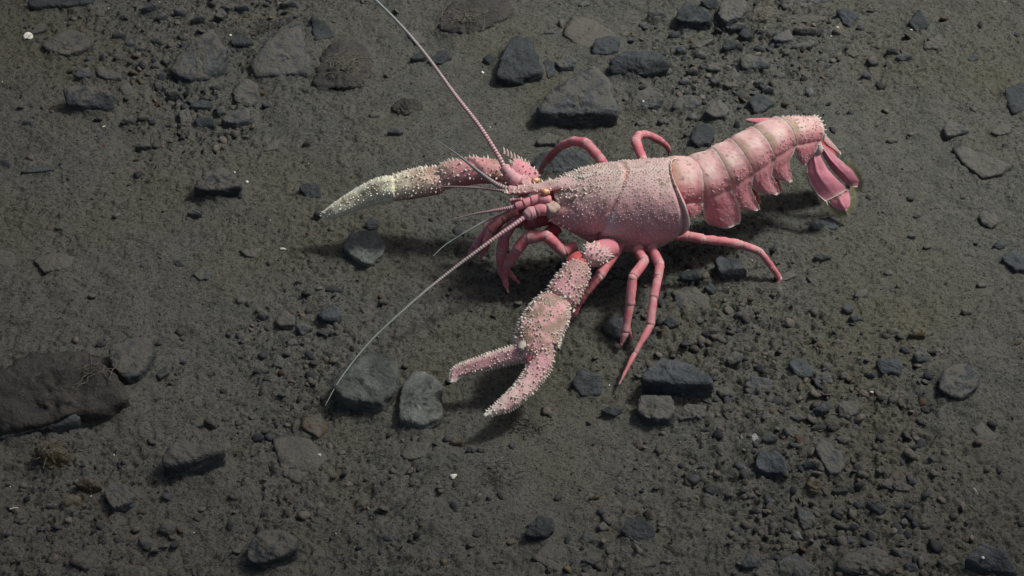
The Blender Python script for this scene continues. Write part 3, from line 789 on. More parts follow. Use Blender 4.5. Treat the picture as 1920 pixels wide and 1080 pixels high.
# the floor sheet, silt banked up round the stones
gx = axis_steps(-0.46, 0.46, 0.00090, 18.0)
gy = axis_steps(-0.28, 0.385, 0.00098, 18.0)
GX, GY = np.meshgrid(gx, gy, indexing='xy')
GZ = ground_full(GX.ravel(), GY.ravel())
GZ2 = GZ.reshape(len(gy), len(gx))
for (sx, sy, rx, ry, hh) in STONE_AT:
    k = 1.9
    i0, i1 = np.searchsorted(gx, [sx - rx * k, sx + rx * k]); j0, j1 = np.searchsorted(gy, [sy - ry * k, sy + ry * k])
    if i1 - i0 < 2 or j1 - j0 < 2:
        continue
    X, Y = GX[j0:j1, i0:i1], GY[j0:j1, i0:i1]
    dd = np.hypot((X - sx) / rx, (Y - sy) / ry)
    amp = min(0.0045, (0.30 if rx > 0.008 else 0.12) * hh) * np.clip(0.75 + 1.5 * noise2(X * 45, Y * 45, 77), 0.05, 1.6)
    GZ2[j0:j1, i0:i1] += amp * np.exp(-(np.clip(dd - 0.85, 0, 9) / 0.33) ** 2)
GZ = GZ2.ravel()
nx, ny = len(gx), len(gy)
idx = np.arange(nx * ny).reshape(ny, nx)
quads = np.stack([idx[:-1, :-1], idx[:-1, 1:], idx[1:, 1:], idx[1:, :-1]], -1).reshape(-1, 4)
me = mesh_np("sea_floor", np.stack([GX.ravel(), GY.ravel(), GZ], -1), quads)
sea_floor = obj("sea_floor", me, M_SILT)
sea_floor["kind"] = "structure"
sea_floor["label"] = "grey brown silty sea floor strewn with grit"


# ------------------------------------------------------------------ gravel and grit, too many to count
def scatter_positions(n, dens_pow, seed):
    r = np.random.default_rng(seed)
    out = []
    while sum(len(o) for o in out) < n:
        x = r.uniform(-0.46, 0.46, 40000); y = r.uniform(-0.275, 0.385, 40000)
        vis = np.abs(x) < (0.31 + (y + 0.27) * 0.21)
        w = (rubble(x, y) + 0.02) ** dens_pow
        ok = vis & (r.random(40000) < w / 1.5)
        out.append(np.stack([x[ok], y[ok]], -1))
    return np.concatenate(out)[:n]


GRAIN_COLS = np.array([(0.55, 0.55, 0.52), (0.050, 0.054, 0.058), (0.038, 0.041, 0.045), (0.085, 0.081, 0.070), (0.108, 0.102, 0.088), (0.068, 0.066, 0.061),
                       (0.095, 0.082, 0.055), (0.075, 0.050, 0.038)])


def grain_bed(name, label, n, size_lo, size_hi, sub, dens_pow, seed, probs, lift=0.15):
    r = np.random.default_rng(seed)
    forms = []
    for k in range(14):
        P = r.normal(size=(11, 3)); P /= np.linalg.norm(P, axis=1)[:, None]
        P *= np.array([1.0, r.uniform(0.6, 0.9), r.uniform(0.38, 0.7)])
        V, F = stone_shape(P, sub, k + seed, sharp=12, rough=0.06)
        forms.append(V)
    F = ICO[sub][1]
    xy = scatter_positions(n, dens_pow, seed)
    size = size_lo + (size_hi - size_lo) * r.random(n) ** 2.6
    z = ground_full(xy[:, 0], xy[:, 1])
    nv = len(forms[0])
    allV = np.empty((n, nv, 3), np.float32)
    ang = r.uniform(0, 2 * math.pi, n); tl = r.normal(0, 0.35, (n, 2))
    fi = r.integers(0, len(forms), n)
    for k in range(len(forms)):
        m = np.where(fi == k)[0]
        if not len(m):
            continue
        V = forms[k][None] * size[m, None, None]
        ca, sa = np.cos(ang[m])[:, None], np.sin(ang[m])[:, None]
        X = V[..., 0] * ca - V[..., 1] * sa; Y = V[..., 0] * sa + V[..., 1] * ca
        Z = V[..., 2] + X * tl[m, 0:1] + Y * tl[m, 1:2]
        allV[m] = np.stack([X + xy[m, 0:1], Y + xy[m, 1:2], Z + (z[m] + size[m] * lift)[:, None]], -1)
    allF = (F[None] + (np.arange(n) * nv)[:, None, None]).reshape(-1, 3)
    c = GRAIN_COLS[r.choice(len(GRAIN_COLS), n, p=probs)] * r.uniform(0.75, 1.25, (n, 1))
    col = np.repeat(c, nv, axis=0)
    o = obj(name, mesh_np(name, allV.reshape(-1, 3), allF, smooth=True, col=col), M_GRAIN)
    o["kind"] = "stuff"
    o["label"] = label
    return o


grain_bed("gravel", "loose dark gravel lying thickest in the rubble patches", 3000, 0.0014, 0.0062, 2, 1.5, 71, [.004, .27, .13, .196, .17, .15, .05, .03])
grain_bed("coarse_sand", "fine crumbs of silt and grit over the sea floor", 30000, 0.0003, 0.0014, 1, 0.30, 72, [.006, .20, .18, .184, .21, .12, .08, .02])

# ------------------------------------------------------------------ the lobster
CM = 0.01
PINK = np.array((0.56, 0.305, 0.325)); ROSE = np.array((0.58, 0.215, 0.250)); DEEP = np.array((0.42, 0.075, 0.085))
PALE = np.array((0.54, 0.42, 0.39)); CREAM = np.array((0.64, 0.59, 0.51)); DIRT = np.array((0.20, 0.155, 0.10)); WHITE = np.array((0.82, 0.82, 0.68))


def nrm(v):
    return v / max(np.linalg.norm(v), 1e-12)


class Shell:
    """collects surfaces into one mesh"""
    def __init__(self):
        self.V = []; self.F = []; self.C = []; self.n = 0

    def add(self, V, F, C):
        V = np.asarray(V, float)
        C = np.asarray(C, float)
        if C.ndim == 1:
            C = np.tile(C, (len(V), 1))
        self.V.append(V); self.F.append(np.asarray(F) + self.n); self.C.append(np.clip(C, 0.005, 0.9)); self.n += len(V)

    def mesh(self, name):
        return mesh_np(name, np.concatenate(self.V), np.concatenate(self.F), True, np.concatenate(self.C))


body = Shell(); spines = Shell(); hairs = Shell()


def mottle(V, base, amt=0.12, scale=220.0, seed=3):
    n = fbm3(V * scale, 3, seed)
    return base * (1 + amt * 2 * n)[:, None]


def blend(C, target, m):
    m = np.clip(m, 0, 1)[:, None]
    return C * (1 - m) + target * m


def grid_faces(nu, nv, wrap):
    i = np.arange(nu * nv).reshape(nu, nv)
    if wrap:
        j = np.roll(i, -1, axis=1)
        a, b, c, d = i[:-1], j[:-1], j[1:], i[1:]
    else:
        a, b, c, d = i[:-1, :-1], i[:-1, 1:], i[1:, 1:], i[1:, :-1]
    a, b, c, d = a.ravel(), b.ravel(), c.ravel(), d.ravel()
    return np.concatenate([np.stack([a, b, c], -1), np.stack([a, c, d], -1)])


def catmull(P, n):
    P = np.asarray(P, float)
    if len(P) == 2:
        t = np.linspace(0, 1, n)[:, None]
        return P[0] * (1 - t) + P[1] * t
    Q = np.vstack([2 * P[0] - P[1], P, 2 * P[-1] - P[-2]])
    out = []
    for u in np.linspace(0, len(P) - 1, n):
        k = min(int(u), len(P) - 2); t = u - k
        a, b, c, d = Q[k], Q[k + 1], Q[k + 2], Q[k + 3]
        out.append(0.5 * ((2 * b) + (c - a) * t + (2 * a - 5 * b + 4 * c - d) * t * t + (3 * b - a - 3 * c + d) * t ** 3))
    return np.array(out)


def sweep(path, ra, rb, nseg=16, up=(0, 0, 1), power=2.0):
    """closed tube along a path; ra = half width sideways, rb = half height along up"""
    path = np.asarray(path, float); n = len(path)
    up = np.array(up, float)
    T = np.gradient(path, axis=0)
    th = np.linspace(0, 2 * math.pi, nseg, endpoint=False)
    c, s = np.cos(th), np.sin(th)
    ce = np.sign(c) * np.abs(c) ** (2 / power); se = np.sign(s) * np.abs(s) ** (2 / power)
    V = np.empty((n, nseg, 3)); O = np.empty((n, nseg, 3))
    for k in range(n):
        t = nrm(T[k]); side = nrm(np.cross(t, up)); u = np.cross(side, t)
        off = side[None] * (ce * ra[k])[:, None] + u[None] * (se * rb[k])[:, None]
        V[k] = path[k] + off; O[k] = off
    F = grid_faces(n, nseg, True)
    V = V.reshape(-1, 3); O = O.reshape(-1, 3)
    m = len(V)
    V = np.vstack([V, path[0], path[-1]]); O = np.vstack([O, -T[:1], T[-1:]])
    i = np.arange(nseg); j = (i + 1) % nseg
    F = np.vstack([F, np.stack([j, i, np.full(nseg, m)], -1), np.stack([i + (n - 1) * nseg, j + (n - 1) * nseg, np.full(nseg, m + 1)], -1)])
    u = np.append(np.repeat(np.linspace(0, 1, n), nseg), [0, 1])
    return V, F, O, u


def fine(pts, n):
    """resample radii or values given at even steps"""
    return np.interp(np.linspace(0, 1, n), np.linspace(0, 1, len(pts)), pts)


def article(P, ra, rb, col, up=(0, 0, 1), n=18, nseg=16, power=2.0, amt=0.12, joint=0.10, rim=PALE, bumpy=0.0, seed=1, soft=0.45):
    """one segment of a limb: rounded ends, swollen at the far joint"""
    path = catmull(P, n)
    t = np.linspace(0, 1, n)
    endr = np.minimum(1, np.sqrt(np.clip(np.minimum(t, 1 - t) / joint, 0, 1)) * (1 - soft) + soft)
    endr[0] = soft * 0.7; endr[-1] = soft * 0.7
    A = fine(ra, n) * endr; B = fine(rb, n) * endr
    V, F, O, u = sweep(path, A, B, nseg, up, power)
    if bumpy:
        V = V + O / np.maximum(np.linalg.norm(O, axis=1, keepdims=True), 1e-6) * (fbm3(V * 260, 3, seed) * bumpy)[:, None]
    C = mottle(V, np.asarray(col), amt, 240.0, seed)
    C = blend(C, rim, 0.35 * np.exp(-((u - 0.9) / 0.06) ** 2) + 0.25 * np.exp(-((u - 0.06) / 0.05) ** 2))
    return V, F, O, u, C


def spine(p, n, h, r, lean, col, k=6):
    n = nrm(n); a = nrm(np.cross(n, (0.3, 0.5, 0.8))); b = np.cross(n, a)
    th = np.linspace(0, 2 * math.pi, k, endpoint=False)
    ring0 = p - n * r * 0.4 + (a[None] * np.cos(th)[:, None] + b[None] * np.sin(th)[:, None]) * r
    mid = p + n * h * 0.45 + lean * h * 0.12
    ring1 = mid + (a[None] * np.cos(th)[:, None] + b[None] * np.sin(th)[:, None]) * r * 0.55
    tip = p + n * h + lean * h * 0.45
    V = np.vstack([ring0, ring1, tip[None]])
    F = []
    for i in range(k):
        j = (i + 1) % k
        F += [(i, j, k + j), (i, k + j, k + i), (k + i, k + j, 2 * k)]
    spines.add(V, np.array(F), np.asarray(col))


def face_samples(V, F, O, n, seed):
    r = np.random.default_rng(seed)
    a, b, c = V[F[:, 0]], V[F[:, 1]], V[F[:, 2]]
    N = np.cross(b - a, c - a); ar = np.linalg.norm(N, axis=1)
    fi = r.choice(len(F), n, p=ar / ar.sum())
    u = r.random((n, 2)); sw = u.sum(1) > 1; u[sw] = 1 - u[sw]
    p = a[fi] + (b - a)[fi] * u[:, :1] + (c - a)[fi] * u[:, 1:]
    nn = N[fi] / np.maximum(ar[fi], 1e-12)[:, None]
    o = (O[F[:, 0]] + O[F[:, 1]] + O[F[:, 2]])[fi]
    nn[np.sum(nn * o, 1) < 0] *= -1
    return p, nn


def spike_field(V, F, O, n, hlo, hhi, gap, lean, seed, col=CREAM, keep=None, fat=0.42):
    r = np.random.default_rng(seed)
    p, nn = face_samples(V, F, O, n * 6, seed)
    kept = []
    for k in range(len(p)):
        if len(kept) >= n:
            break
        if keep is not None and not keep(p[k], nn[k]):
            continue
        if kept:
            d = np.linalg.norm(np.array(kept) - p[k], axis=1)
            if d.min() < gap:
                continue
        kept.append(p[k])
        h = hlo + (hhi - hlo) * r.random() ** 1.9
        spine(p[k], nn[k], h, h * fat * r.uniform(0.85, 1.2), np.asarray(lean), col * r.uniform(0.85, 1.08))


def spike_row(P, N, h, fat=0.4, lean=(0, 0, 0), col=CREAM, jitter=0.2, seed=1):
    r = np.random.default_rng(seed)
    for p, n in zip(P, N):
        hh = h * r.uniform(1 - jitter, 1 + jitter)
        spine(p, n, hh, hh * fat, np.asarray(lean), col * r.uniform(0.9, 1.05))


def up_facing(lim):
    return lambda p, n: n[2] > lim


# ---- carapace
Cr = at(1288, 376, 0.056); Cf = at(1038, 383, 0.053)
fw = nrm(Cf - Cr); upv = nrm(np.array([0, 0, 1.0]) - fw * fw[2]); sd = nrm(np.cross(fw, upv))
if sd[1] > 0:
    sd = -sd
LEN = np.linalg.norm(Cf - Cr)
NS, NT = 120, 144
s = np.linspace(0, 1, NS)
ks = [0, .05, .12, .22, .35, .5, .7, .85, .95, 1.0]
wS = np.interp(s, ks, [1.55, 1.80, 2.05, 2.36, 2.66, 2.90, 3.04, 2.98, 2.80, 2.66]) * CM
hT = np.interp(s, ks, [1.45, 1.78, 2.12, 2.55, 2.90, 3.12, 3.12, 3.00, 2.84, 2.72]) * CM
hB = np.interp(s, ks, [1.50, 1.95, 2.35, 2.70, 2.95, 3.08, 3.10, 2.85, 2.35, 1.95]) * CM


def smooth1(a, k=9):
    ker = np.hanning(k + 2)[1:-1]; ker /= ker.sum()
    return np.convolve(np.pad(a, k // 2, mode='edge'), ker, 'valid')


wS, hT, hB = smooth1(wS), smooth1(hT), smooth1(hB)
th = np.linspace(0, 2 * math.pi, NT, endpoint=False)      # 0 = near side, pi/2 = back, pi = far side
ct, st_ = np.cos(th), np.sin(th)
pw = 2.25
ce = np.sign(ct) * np.abs(ct) ** (2 / pw); se = np.sign(st_) * np.abs(st_) ** (2 / pw)
SS, TT = np.meshgrid(s, th, indexing='ij')
side = wS[:, None] * ce[None]
vert = np.where(se[None] > 0, hT[:, None], hB[:, None]) * se[None]
# tucked belly edge
low = np.clip(-st_, 0, 1)[None]
side = side * (1 - 0.10 * low)
# back rim notched above, front rim cut back below
sh = -0.011 * (SS ** 6) * np.clip(np.sin(TT), 0, 1) ** 2 - 0.012 * (SS ** 5) * np.clip(-np.sin(TT), 0, 1) ** 1.5
sh += 0.016 * ((1 - SS) ** 3) * np.clip(-np.sin(TT), 0, 1) ** 1.1
sh -= 0.0034 * ((1 - SS) ** 8) * np.exp(-((np.cos(TT) - 1.0) / 0.12) ** 2) - 0.003 * ((1 - SS) ** 10) * np.exp(-((np.sin(TT) - 0.62) / 0.18) ** 2)
along = SS * LEN + sh
Vc = Cf[None, None] - fw * along[..., None] + sd * side[..., None] + upv * (vert - 0.004 * np.sin(math.pi * SS))[..., None]
Oc = sd * side[..., None] + upv * vert[..., None]
ON = Oc / np.linalg.norm(Oc, axis=2, keepdims=True)
ad = np.abs(np.where(TT > math.pi, TT - 2 * math.pi, TT))        # for the near side: angle from the flank, signed below
tn = np.where(TT > 1.5 * math.pi, TT - 2 * math.pi, TT)           # -pi/2 .. 3pi/2
tn = np.where(tn > math.pi / 2, math.pi - tn, tn)                 # mirror the far side: -pi/2 belly .. pi/2 back


def groove(points, width):
    """distance field to a poly line in (s, angle) space"""
    best = np.full(SS.shape, 1e9)
    for (a0, b0), (a1, b1) in zip(points[:-1], points[1:]):
        dx, dy = (a1 - a0), (b1 - b0) * 0.31
        L2 = dx * dx + dy * dy
        t = np.clip(((SS - a0) * dx + (tn - b0) * 0.31 * dy) / L2, 0, 1)
        d = np.hypot(SS - a0 - t * dx, (tn - b0) * 0.31 - t * dy)
        best = np.minimum(best, d)
    return np.exp(-(best / width) ** 2)


g1 = groove([(0.55, 1.55), (0.50, 1.1), (0.45, 0.75), (0.37, 0.25), (0.33, -0.1), (0.30, -0.45)], 0.016)
g2 = groove([(0.33, -0.1), (0.24, -0.28), (0.14, -0.30), (0.06, -0.25)], 0.018)
g3 = groove([(0.45, 0.75), (0.40, 0.5), (0.36, 0.45), (0.30, 0.02)], 0.016)
lobe = groove([(0.40, 0.05), (0.42, 0.3)], 0.055)
lobe2 = groove([(0.20, 0.15), (0.12, 0.1)], 0.08)
ridge = groove([(0.0, 1.57), (0.98, 1.57)], 0.012)
edge = np.exp(-((SS - 0.985) / 0.012) ** 2) + 0.8 * np.exp(-((SS - 0.012) / 0.012) ** 2)
orb = groove([(0.0, 0.62), (0.06, 0.70)], 0.05)
disp = -0.0016 * g1 - 0.0014 * g2 - 0.0010 * g3 + 0.0011 * lobe + 0.0008 * lobe2 + 0.0010 * ridge + 0.0010 * edge - 0.002 * orb
disp = disp - 0.0022 * np.exp(-((SS - 0.955) / 0.018) ** 2)
P3 = Vc.reshape(-1, 3)
disp = disp + 0.0016 * fbm3(P3 * 55, 3, 2).reshape(SS.shape) + 0.0005 * fbm3(P3 * 300, 2, 6).reshape(SS.shape)
Vc = Vc + ON * disp[..., None]
Vflat = Vc.reshape(-1, 3); Oflat = Oc.reshape(-1, 3)
C = mottle(Vflat, PINK, 0.10, 120.0, 4)
dors = np.clip((tn.ravel() - 0.35) / 0.9, 0, 1)
C = blend(C, PALE * 0.90, dors * 0.55 + 0.30 * fbm3(Vflat * 90, 3, 12))
C = blend(C, np.array((0.56, 0.40, 0.42)), 0.7 * np.clip(fbm3(Vflat * 60, 3, 31) * 2.2 - 0.1, 0, 1))
C = blend(C, ROSE, 0.55 * np.clip(1 - SS.ravel() * 2.4, 0, 1) * np.clip(0.9 - tn.ravel(), 0, 1))
C = blend(C, ROSE, 0.40 * np.clip(0.45 - tn.ravel(), 0, 1) * (0.5 + fbm3(Vflat * 50, 2, 8)))
C = blend(C, np.array((0.60, 0.17, 0.14)), 0.8 * np.clip(g1 + g2 * 0.6 + g3 * 0.6, 0, 1).ravel() * np.clip(0.5 + 2 * fbm3(Vflat * 70, 2, 44), 0, 1))
C = blend(C, np.array((0.44, 0.40, 0.45)), 0.8 * lobe.ravel() + 0.45 * np.clip(fbm3(Vflat * 45, 2, 71) * 2, 0, 1) * (tn.ravel() < 0.6))
C = blend(C, np.array((0.46, 0.43, 0.36)), 0.55 * np.clip(dors * 1.6 - 0.6, 0, 1) * np.clip(1.2 - SS.ravel(), 0, 1) * (0.6 + fbm3(Vflat * 160, 3, 73)))
C = blend(C, CREAM, 0.8 * edge.ravel() + 0.35 * ridge.ravel())
C = blend(C, DIRT, 2.4 * np.clip(fbm3(Vflat * 420, 3, 15) - 0.22, 0, 1) * np.clip(dors * 1.3 + 0.05, 0, 1) * 2.4 + 2.0 * np.clip(fbm3(Vflat * 120, 3, 19) - 0.34, 0, 1) * dors * 2)
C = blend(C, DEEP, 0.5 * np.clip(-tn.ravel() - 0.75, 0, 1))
Fc = grid_faces(NS, NT, True)
body.add(Vflat, Fc, C)
# closed front and back of the shell, front darkened to paint in its shade
for k, cc in ((0, DEEP * 0.45), (NS - 1, DEEP * 1.15)):
    ring = Vc[k]; cen = ring.mean(0) + (-fw * 0.012 if k == 0 else -fw * 0.004)
    if k == 0:
        qs = [(1.0, 0.0), (0.9, -0.004), (0.5, -0.006), (0.0, -0.006)]
    else:
        qs = [(1.0, 0.0), (0.955, 0.0012), (0.90, 0.0022), (0.6, 0.001), (0.0, -0.002)]
    Vv = np.vstack([cen + (ring - cen) * a + fw * b for a, b in qs])
    cv = mottle(Vv, np.asarray(cc), 0.2, 160, 8)
    if k:
        cv[NT:2 * NT] = PINK * 0.8
    body.add(Vv, grid_faces(len(qs), NT, True), cv)
# granules: dense and pale towards the back and the front, fine over the flank
tnf = tn.ravel(); sf = SS.ravel()
vid = np.arange(len(Vflat))
pc, ncn = face_samples(Vflat, Fc, Oflat, 15000, 77)
rg = np.random.default_rng(5)
rel = pc - Cf
ss_ = -(rel @ fw) / LEN
ang_ = np.arctan2(rel @ upv, np.abs(rel @ sd))
kept = np.zeros((0, 3))
cell = {}
for k in range(len(pc)):
    a = ang_[k]; q = ss_[k]
    if a < -0.75 or q > 0.965 or q < 0.015:
        continue
    near = (rel[k] @ sd) > -0.008
    if not near and rg.random() > 0.5:
        continue
    dorsal = np.clip((a - 0.55) / 0.7, 0, 1); front = np.clip((0.36 - q) / 0.25, 0, 1)
    gap = 0.00235 - 0.0006 * dorsal + 0.0006 * front
    key = tuple((pc[k] / 0.003).astype(int)); bad = False
    for dx in (-1, 0, 1):
        for dy in (-1, 0, 1):
            for dz in (-1, 0, 1):
                for w in cell.get((key[0] + dx, key[1] + dy, key[2] + dz), ()):
                    if np.sum((w - pc[k]) ** 2) < gap * gap:
                        bad = True
    if bad:
        continue
    cell.setdefault(key, []).append(pc[k])
    h = 0.00052 + 0.0005 * dorsal + 0.0005 * front * rg.random() + (0.0007 if rg.random() < 0.05 * front else 0)
    if dorsal > 0.5 and q < 0.3:
        h += 0.0006 * rg.random()
    spine(pc[k], ncn[k], h, 0.00052 + 0.00012 * front, fw * 0.9, blend(np.array([PINK * 1.15]), CREAM, np.array([0.70 + 0.3 * max(dorsal, front * 0.8)]))[0], k=5)

# ---- head under the rostrum, rostrum
hd = [Cf - fw * 0.012 + upv * 0.002, Cf + fw * 0.004, Cf + fw * 0.016 - upv * 0.002, Cf + fw * 0.024 - upv * 0.004]
V, F, O, u = sweep(catmull(hd, 14), fine([.013, .0100, .0075, .003], 14), fine([.012, .0085, .006, .002], 14), 24)
body.add(V, F, mottle(V, DEEP * 0.8, 0.3, 200))
Rb = Cf - fw * 0.024 + upv * 0.0188; Rt = at(946, 363, 0.066)
rp = catmull([Rb, Rb * 0.62 + Rt * 0.38 + upv * 0.0012, Rb * 0.25 + Rt * 0.75 + upv * 0.0006, Rt], 26)
V, F, O, u = sweep(rp, fine([.0110, .0076, .0054, .0046, .0037, .0026, .0006], 26), fine([.0032, .0032, .0030, .0026, .0021, .0015, .0005], 26), 24, up=upv, power=1.7)
V = V + O / np.maximum(np.linalg.norm(O, axis=1, keepdims=True), 1e-6) * (0.0009 * fbm3(V * 230, 3, 9))[:, None]
C = mottle(V, ROSE, 0.2, 200)
C = blend(C, PALE, np.clip((O @ upv) / 0.0025, 0, 1) * 0.8)
C = blend(C, DIRT, np.clip((O @ upv) / 0.0025, 0, 1) * np.clip(fbm3(V * 300, 3, 2) * 3, 0, 1) * 0.5)
body.add(V, F, C)
spike_field(V, F, O, 130, .0006, .0018, .0011, fw, 91, keep=up_facing(.0))
for sg in (-1, 1):
    for q, tt in enumerate(np.linspace(0.22, 0.97, 9)):
        k = int(tt * 25); wv = np.interp(tt, np.linspace(0, 1, 7), [.0110, .0076, .0054, .0046, .0037, .0026, .0006])
        spine(rp[k] + sd * sg * wv * 0.92 + upv * 0.001, nrm(sd * sg * 0.5 + upv * 0.7), 0.0024, 0.0009, fw * 1.2, CREAM)
# raised crest behind the rostrum with a row of larger teeth
for sg in (-0.34, 0.0, 0.34):
    for q in np.linspace(0.06, 0.36, 12):
        q = q + rg.normal(0, 0.008)
        a = math.pi / 2 + sg + rg.normal(0, 0.05) + sg * q * 0.6
        i = int(q * (NS - 1)); j = int(a / (2 * math.pi) * NT)
        spine(Vc[i, j], ON[i, j], 0.0017 * (1.15 - q), 0.0008, fw * 0.9, CREAM)
# spine on the flank of the front rim and the little teeth above it
for q, a in ((0.012, 0.05), (0.03, 0.95), (0.10, 0.98), (0.17, 1.0), (0.24, 1.02), (0.06, 0.0), (0.09, -0.04), (0.12, -0.08)):
    i = int(q * (NS - 1)); j = int((a % (2 * math.pi)) / (2 * math.pi) * NT)
    spine(Vc[i, j], ON[i, j], 0.0032 if q == 0.012 else 0.002, 0.0012, fw * 1.3, CREAM)

# ---- tail: six rings with hanging side plates
AX = [at(1248, 346, 0.0595), at(1300, 343, 0.058), at(1347, 323, 0.062), at(1385, 300, 0.067), at(1424, 276, 0.071), at(1465, 253, 0.073), at(1524, 246, 0.068)]
RR = [0.0196, 0.0182, 0.0172, 0.0162, 0.0150, 0.0132, 0.0100]
TERG = []


def tail_ring(i, plen, ptop, ptip, plow, bulge=0.05):
    """ring i from AX[i] to AX[i+1]; side plates of depth plen; ptop/ptip/plow = shape of the plate"""
    A, B = AX[i], AX[i + 1]
    ax = nrm(B - A); L = np.linalg.norm(B - A)
    up = nrm(np.array([0, 0, 1.0]) - ax * ax[2]); side = nrm(np.cross(up, ax))
    if side[1] > 0:
        side = -side
    nu, nv = 30, 90
    uu = np.linspace(0, 1, nu); vv = np.linspace(-1, 1, nv)
    V = np.empty((nu, nv, 3)); O = np.empty((nu, nv, 3)); tl = np.zeros((nu, nv)); ph = np.zeros((nu, nv))
    for a, uq in enumerate(uu):
        R = (RR[i] * (1 - uq) + RR[i + 1] * uq)
        prof = 1 + bulge * math.sin(math.pi * min(1, uq * 1.15)) - 0.13 * max(0, 0.28 - uq) / 0.28 + 0.05 * max(0, uq - 0.8) / 0.2 - 0.02 * math.exp(-((uq - 0.30) / 0.05) ** 2)
        R *= prof
        for b, vq in enumerate(vv):
            av = abs(vq); sg = 1 if vq > 0 else -1
            if av < 0.6:
                f = av / 0.6 * math.radians(96)
                y, z = math.sin(f), 0.96 * math.cos(f)
                # ring reaches past its rear joint
                xa = -0.14 + 1.24 * uq
                off = side * sg * R * y + up * R * z
                V[a, b] = A + ax * L * xa + off
                O[a, b] = side * sg * y + up * z
                ph[a, b] = f
            else:
                t = (av - 0.6) / 0.4
                f = math.radians(96)
                y0, z0 = R * math.sin(f), 0.96 * R * math.cos(f)
                fr = np.interp(t, [0, .12, .3, .6, .82, 1], ptop)
                rr_ = np.interp(t, [0, .12, .3, .6, .82, 1], ptip)
                xa = fr + (rr_ - fr) * uq
                dep = plen * (t + plow * t * (uq - 0.5))
                curl = 0.0012 * math.sin(t * math.pi) + 0.0022 * t
                V[a, b] = A + ax * L * xa + side * sg * (y0 + curl + 0.0007 * math.sin(uq * math.pi)) + up * (z0 - dep)
                O[a, b] = side * sg
                tl[a, b] = t; ph[a, b] = 2.0
    P = V.reshape(-1, 3)
    N = O.reshape(-1, 3)
    N = N / np.linalg.norm(N, axis=1, keepdims=True)
    P = P + N * (0.0005 * fbm3(P * 130, 3, i) + 0.0003 * fbm3(P * 500, 2, i + 4))[:, None]
    inner = P - N * 0.0012
    F = grid_faces(nu, nv, False)
    rim = np.concatenate([np.arange(nv), np.arange(nu) * nv + nv - 1, (nu - 1) * nv + np.arange(nv)[::-1], (np.arange(nu) * nv)[::-1]])
    r2 = np.roll(rim, -1); m = nu * nv
    ok = rim != r2
    rim, r2 = rim[ok], r2[ok]
    Fr = np.concatenate([np.stack([rim, r2, r2 + m], -1), np.stack([rim, r2 + m, rim + m], -1)])
    U = np.repeat(uu, nv); T = tl.ravel(); PH = ph.ravel()
    C = mottle(P, PINK * np.array([1.08, 0.92, 0.90]), 0.10, 150, i + 2)
    C = blend(C, PALE * np.array([1.06, 1, 1]), 0.60 * np.clip(1.25 - PH, 0, 1) + 0.4 * fbm3(P * 120, 2, i + 9))
    C = blend(C, np.array((0.66, 0.52, 0.47)), 0.85 * np.exp(-((PH - 0.62) / 0.30) ** 2) * np.clip((U - 0.28) / 0.08, 0, 1) * np.clip((0.85 - U) / 0.2, 0, 1) * np.clip(0.7 + 2 * fbm3(P * 140, 2, i + 3), 0, 1))  # white highlight on the upper ring, painted into the shell colour
    C = blend(C, ROSE, 0.55 * np.exp(-((PH - 1.35) / 0.3) ** 2) * (T < 0.01))
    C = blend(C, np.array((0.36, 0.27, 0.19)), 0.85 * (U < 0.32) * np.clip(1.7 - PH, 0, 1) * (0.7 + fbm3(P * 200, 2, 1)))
    C = blend(C, ROSE * np.array([1.08, 1.15, 1.15]), np.clip(T * 6, 0, 1) * 0.75)
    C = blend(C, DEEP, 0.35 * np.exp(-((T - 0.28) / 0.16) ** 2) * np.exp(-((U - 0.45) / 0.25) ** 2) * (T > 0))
    C = blend(C, CREAM, 0.75 * (U > 0.965) + 0.8 * (T > 0.94) + 0.7 * ((T > 0.10) & ((U < 0.06) | (U > 0.94))))
    C = blend(C, DIRT, 2.0 * np.clip(fbm3(P * 520, 3, i + 20) - 0.26, 0, 1) * np.clip(1.9 - PH, 0, 1) * 1.6)
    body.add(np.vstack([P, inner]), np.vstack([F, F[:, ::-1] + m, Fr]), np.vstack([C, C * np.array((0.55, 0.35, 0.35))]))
    TERG.append((P, F, N))
    # pale grains, thicker along the lower ridge of the ring
    rr = np.random.default_rng(40 + i)
    n = 0
    for k in rr.permutation(nu * nv):
        if n > 130:
            break
        if T[k] > 0.05:
            spine(P[k], N[k], 0.00055, 0.00042, ax, PALE, k=5); n += 1
        elif 0.95 < PH[k] < 1.5 and 0.35 < U[k] < 0.92:
            spine(P[k], N[k], 0.0009, 0.0006, ax - up * 0.5, PALE, k=5); n += 1
    return A, ax, L, up, side


#          depth   front edge of the plate (0 .. tip)          rear edge                       tilt of the lower edge
tail_ring(0, 0.010, [-.14, 0.1, 0.25, 0.4, 0.55, 0.7], [1.12, 1.12, 1.10, 1.05, 1.0, 0.95], 0.2, 0.03)
tail_ring(1, 0.0305, [-.14, -.08, -.14, -.15, -.02, 0.26], [1.10, 1.08, 1.18, 1.22, 1.20, 1.12], 0.14, 0.055)
tail_ring(2, 0.0300, [-.14, -.16, -.30, -.20, .04, .46], [1.10, .95, .78, .82, .88, .90], 0.18, 0.055)
tail_ring(3, 0.0285, [-.14, -.14, -.22, -.06, .20, .58], [1.10, .95, .80, .92, 1.0, 1.02], 0.18, 0.055)
tail_ring(4, 0.0265, [-.14, -.14, -.20, -.05, .16, .48], [1.10, .95, .72, .76, .84, .86], 0.18, 0.055)
tail_ring(5, 0.0165, [-.14, .08, .18, .30, .42, 0.55], [1.02, .98, .92, .84, .78, 0.70], 0.05, 0.03)
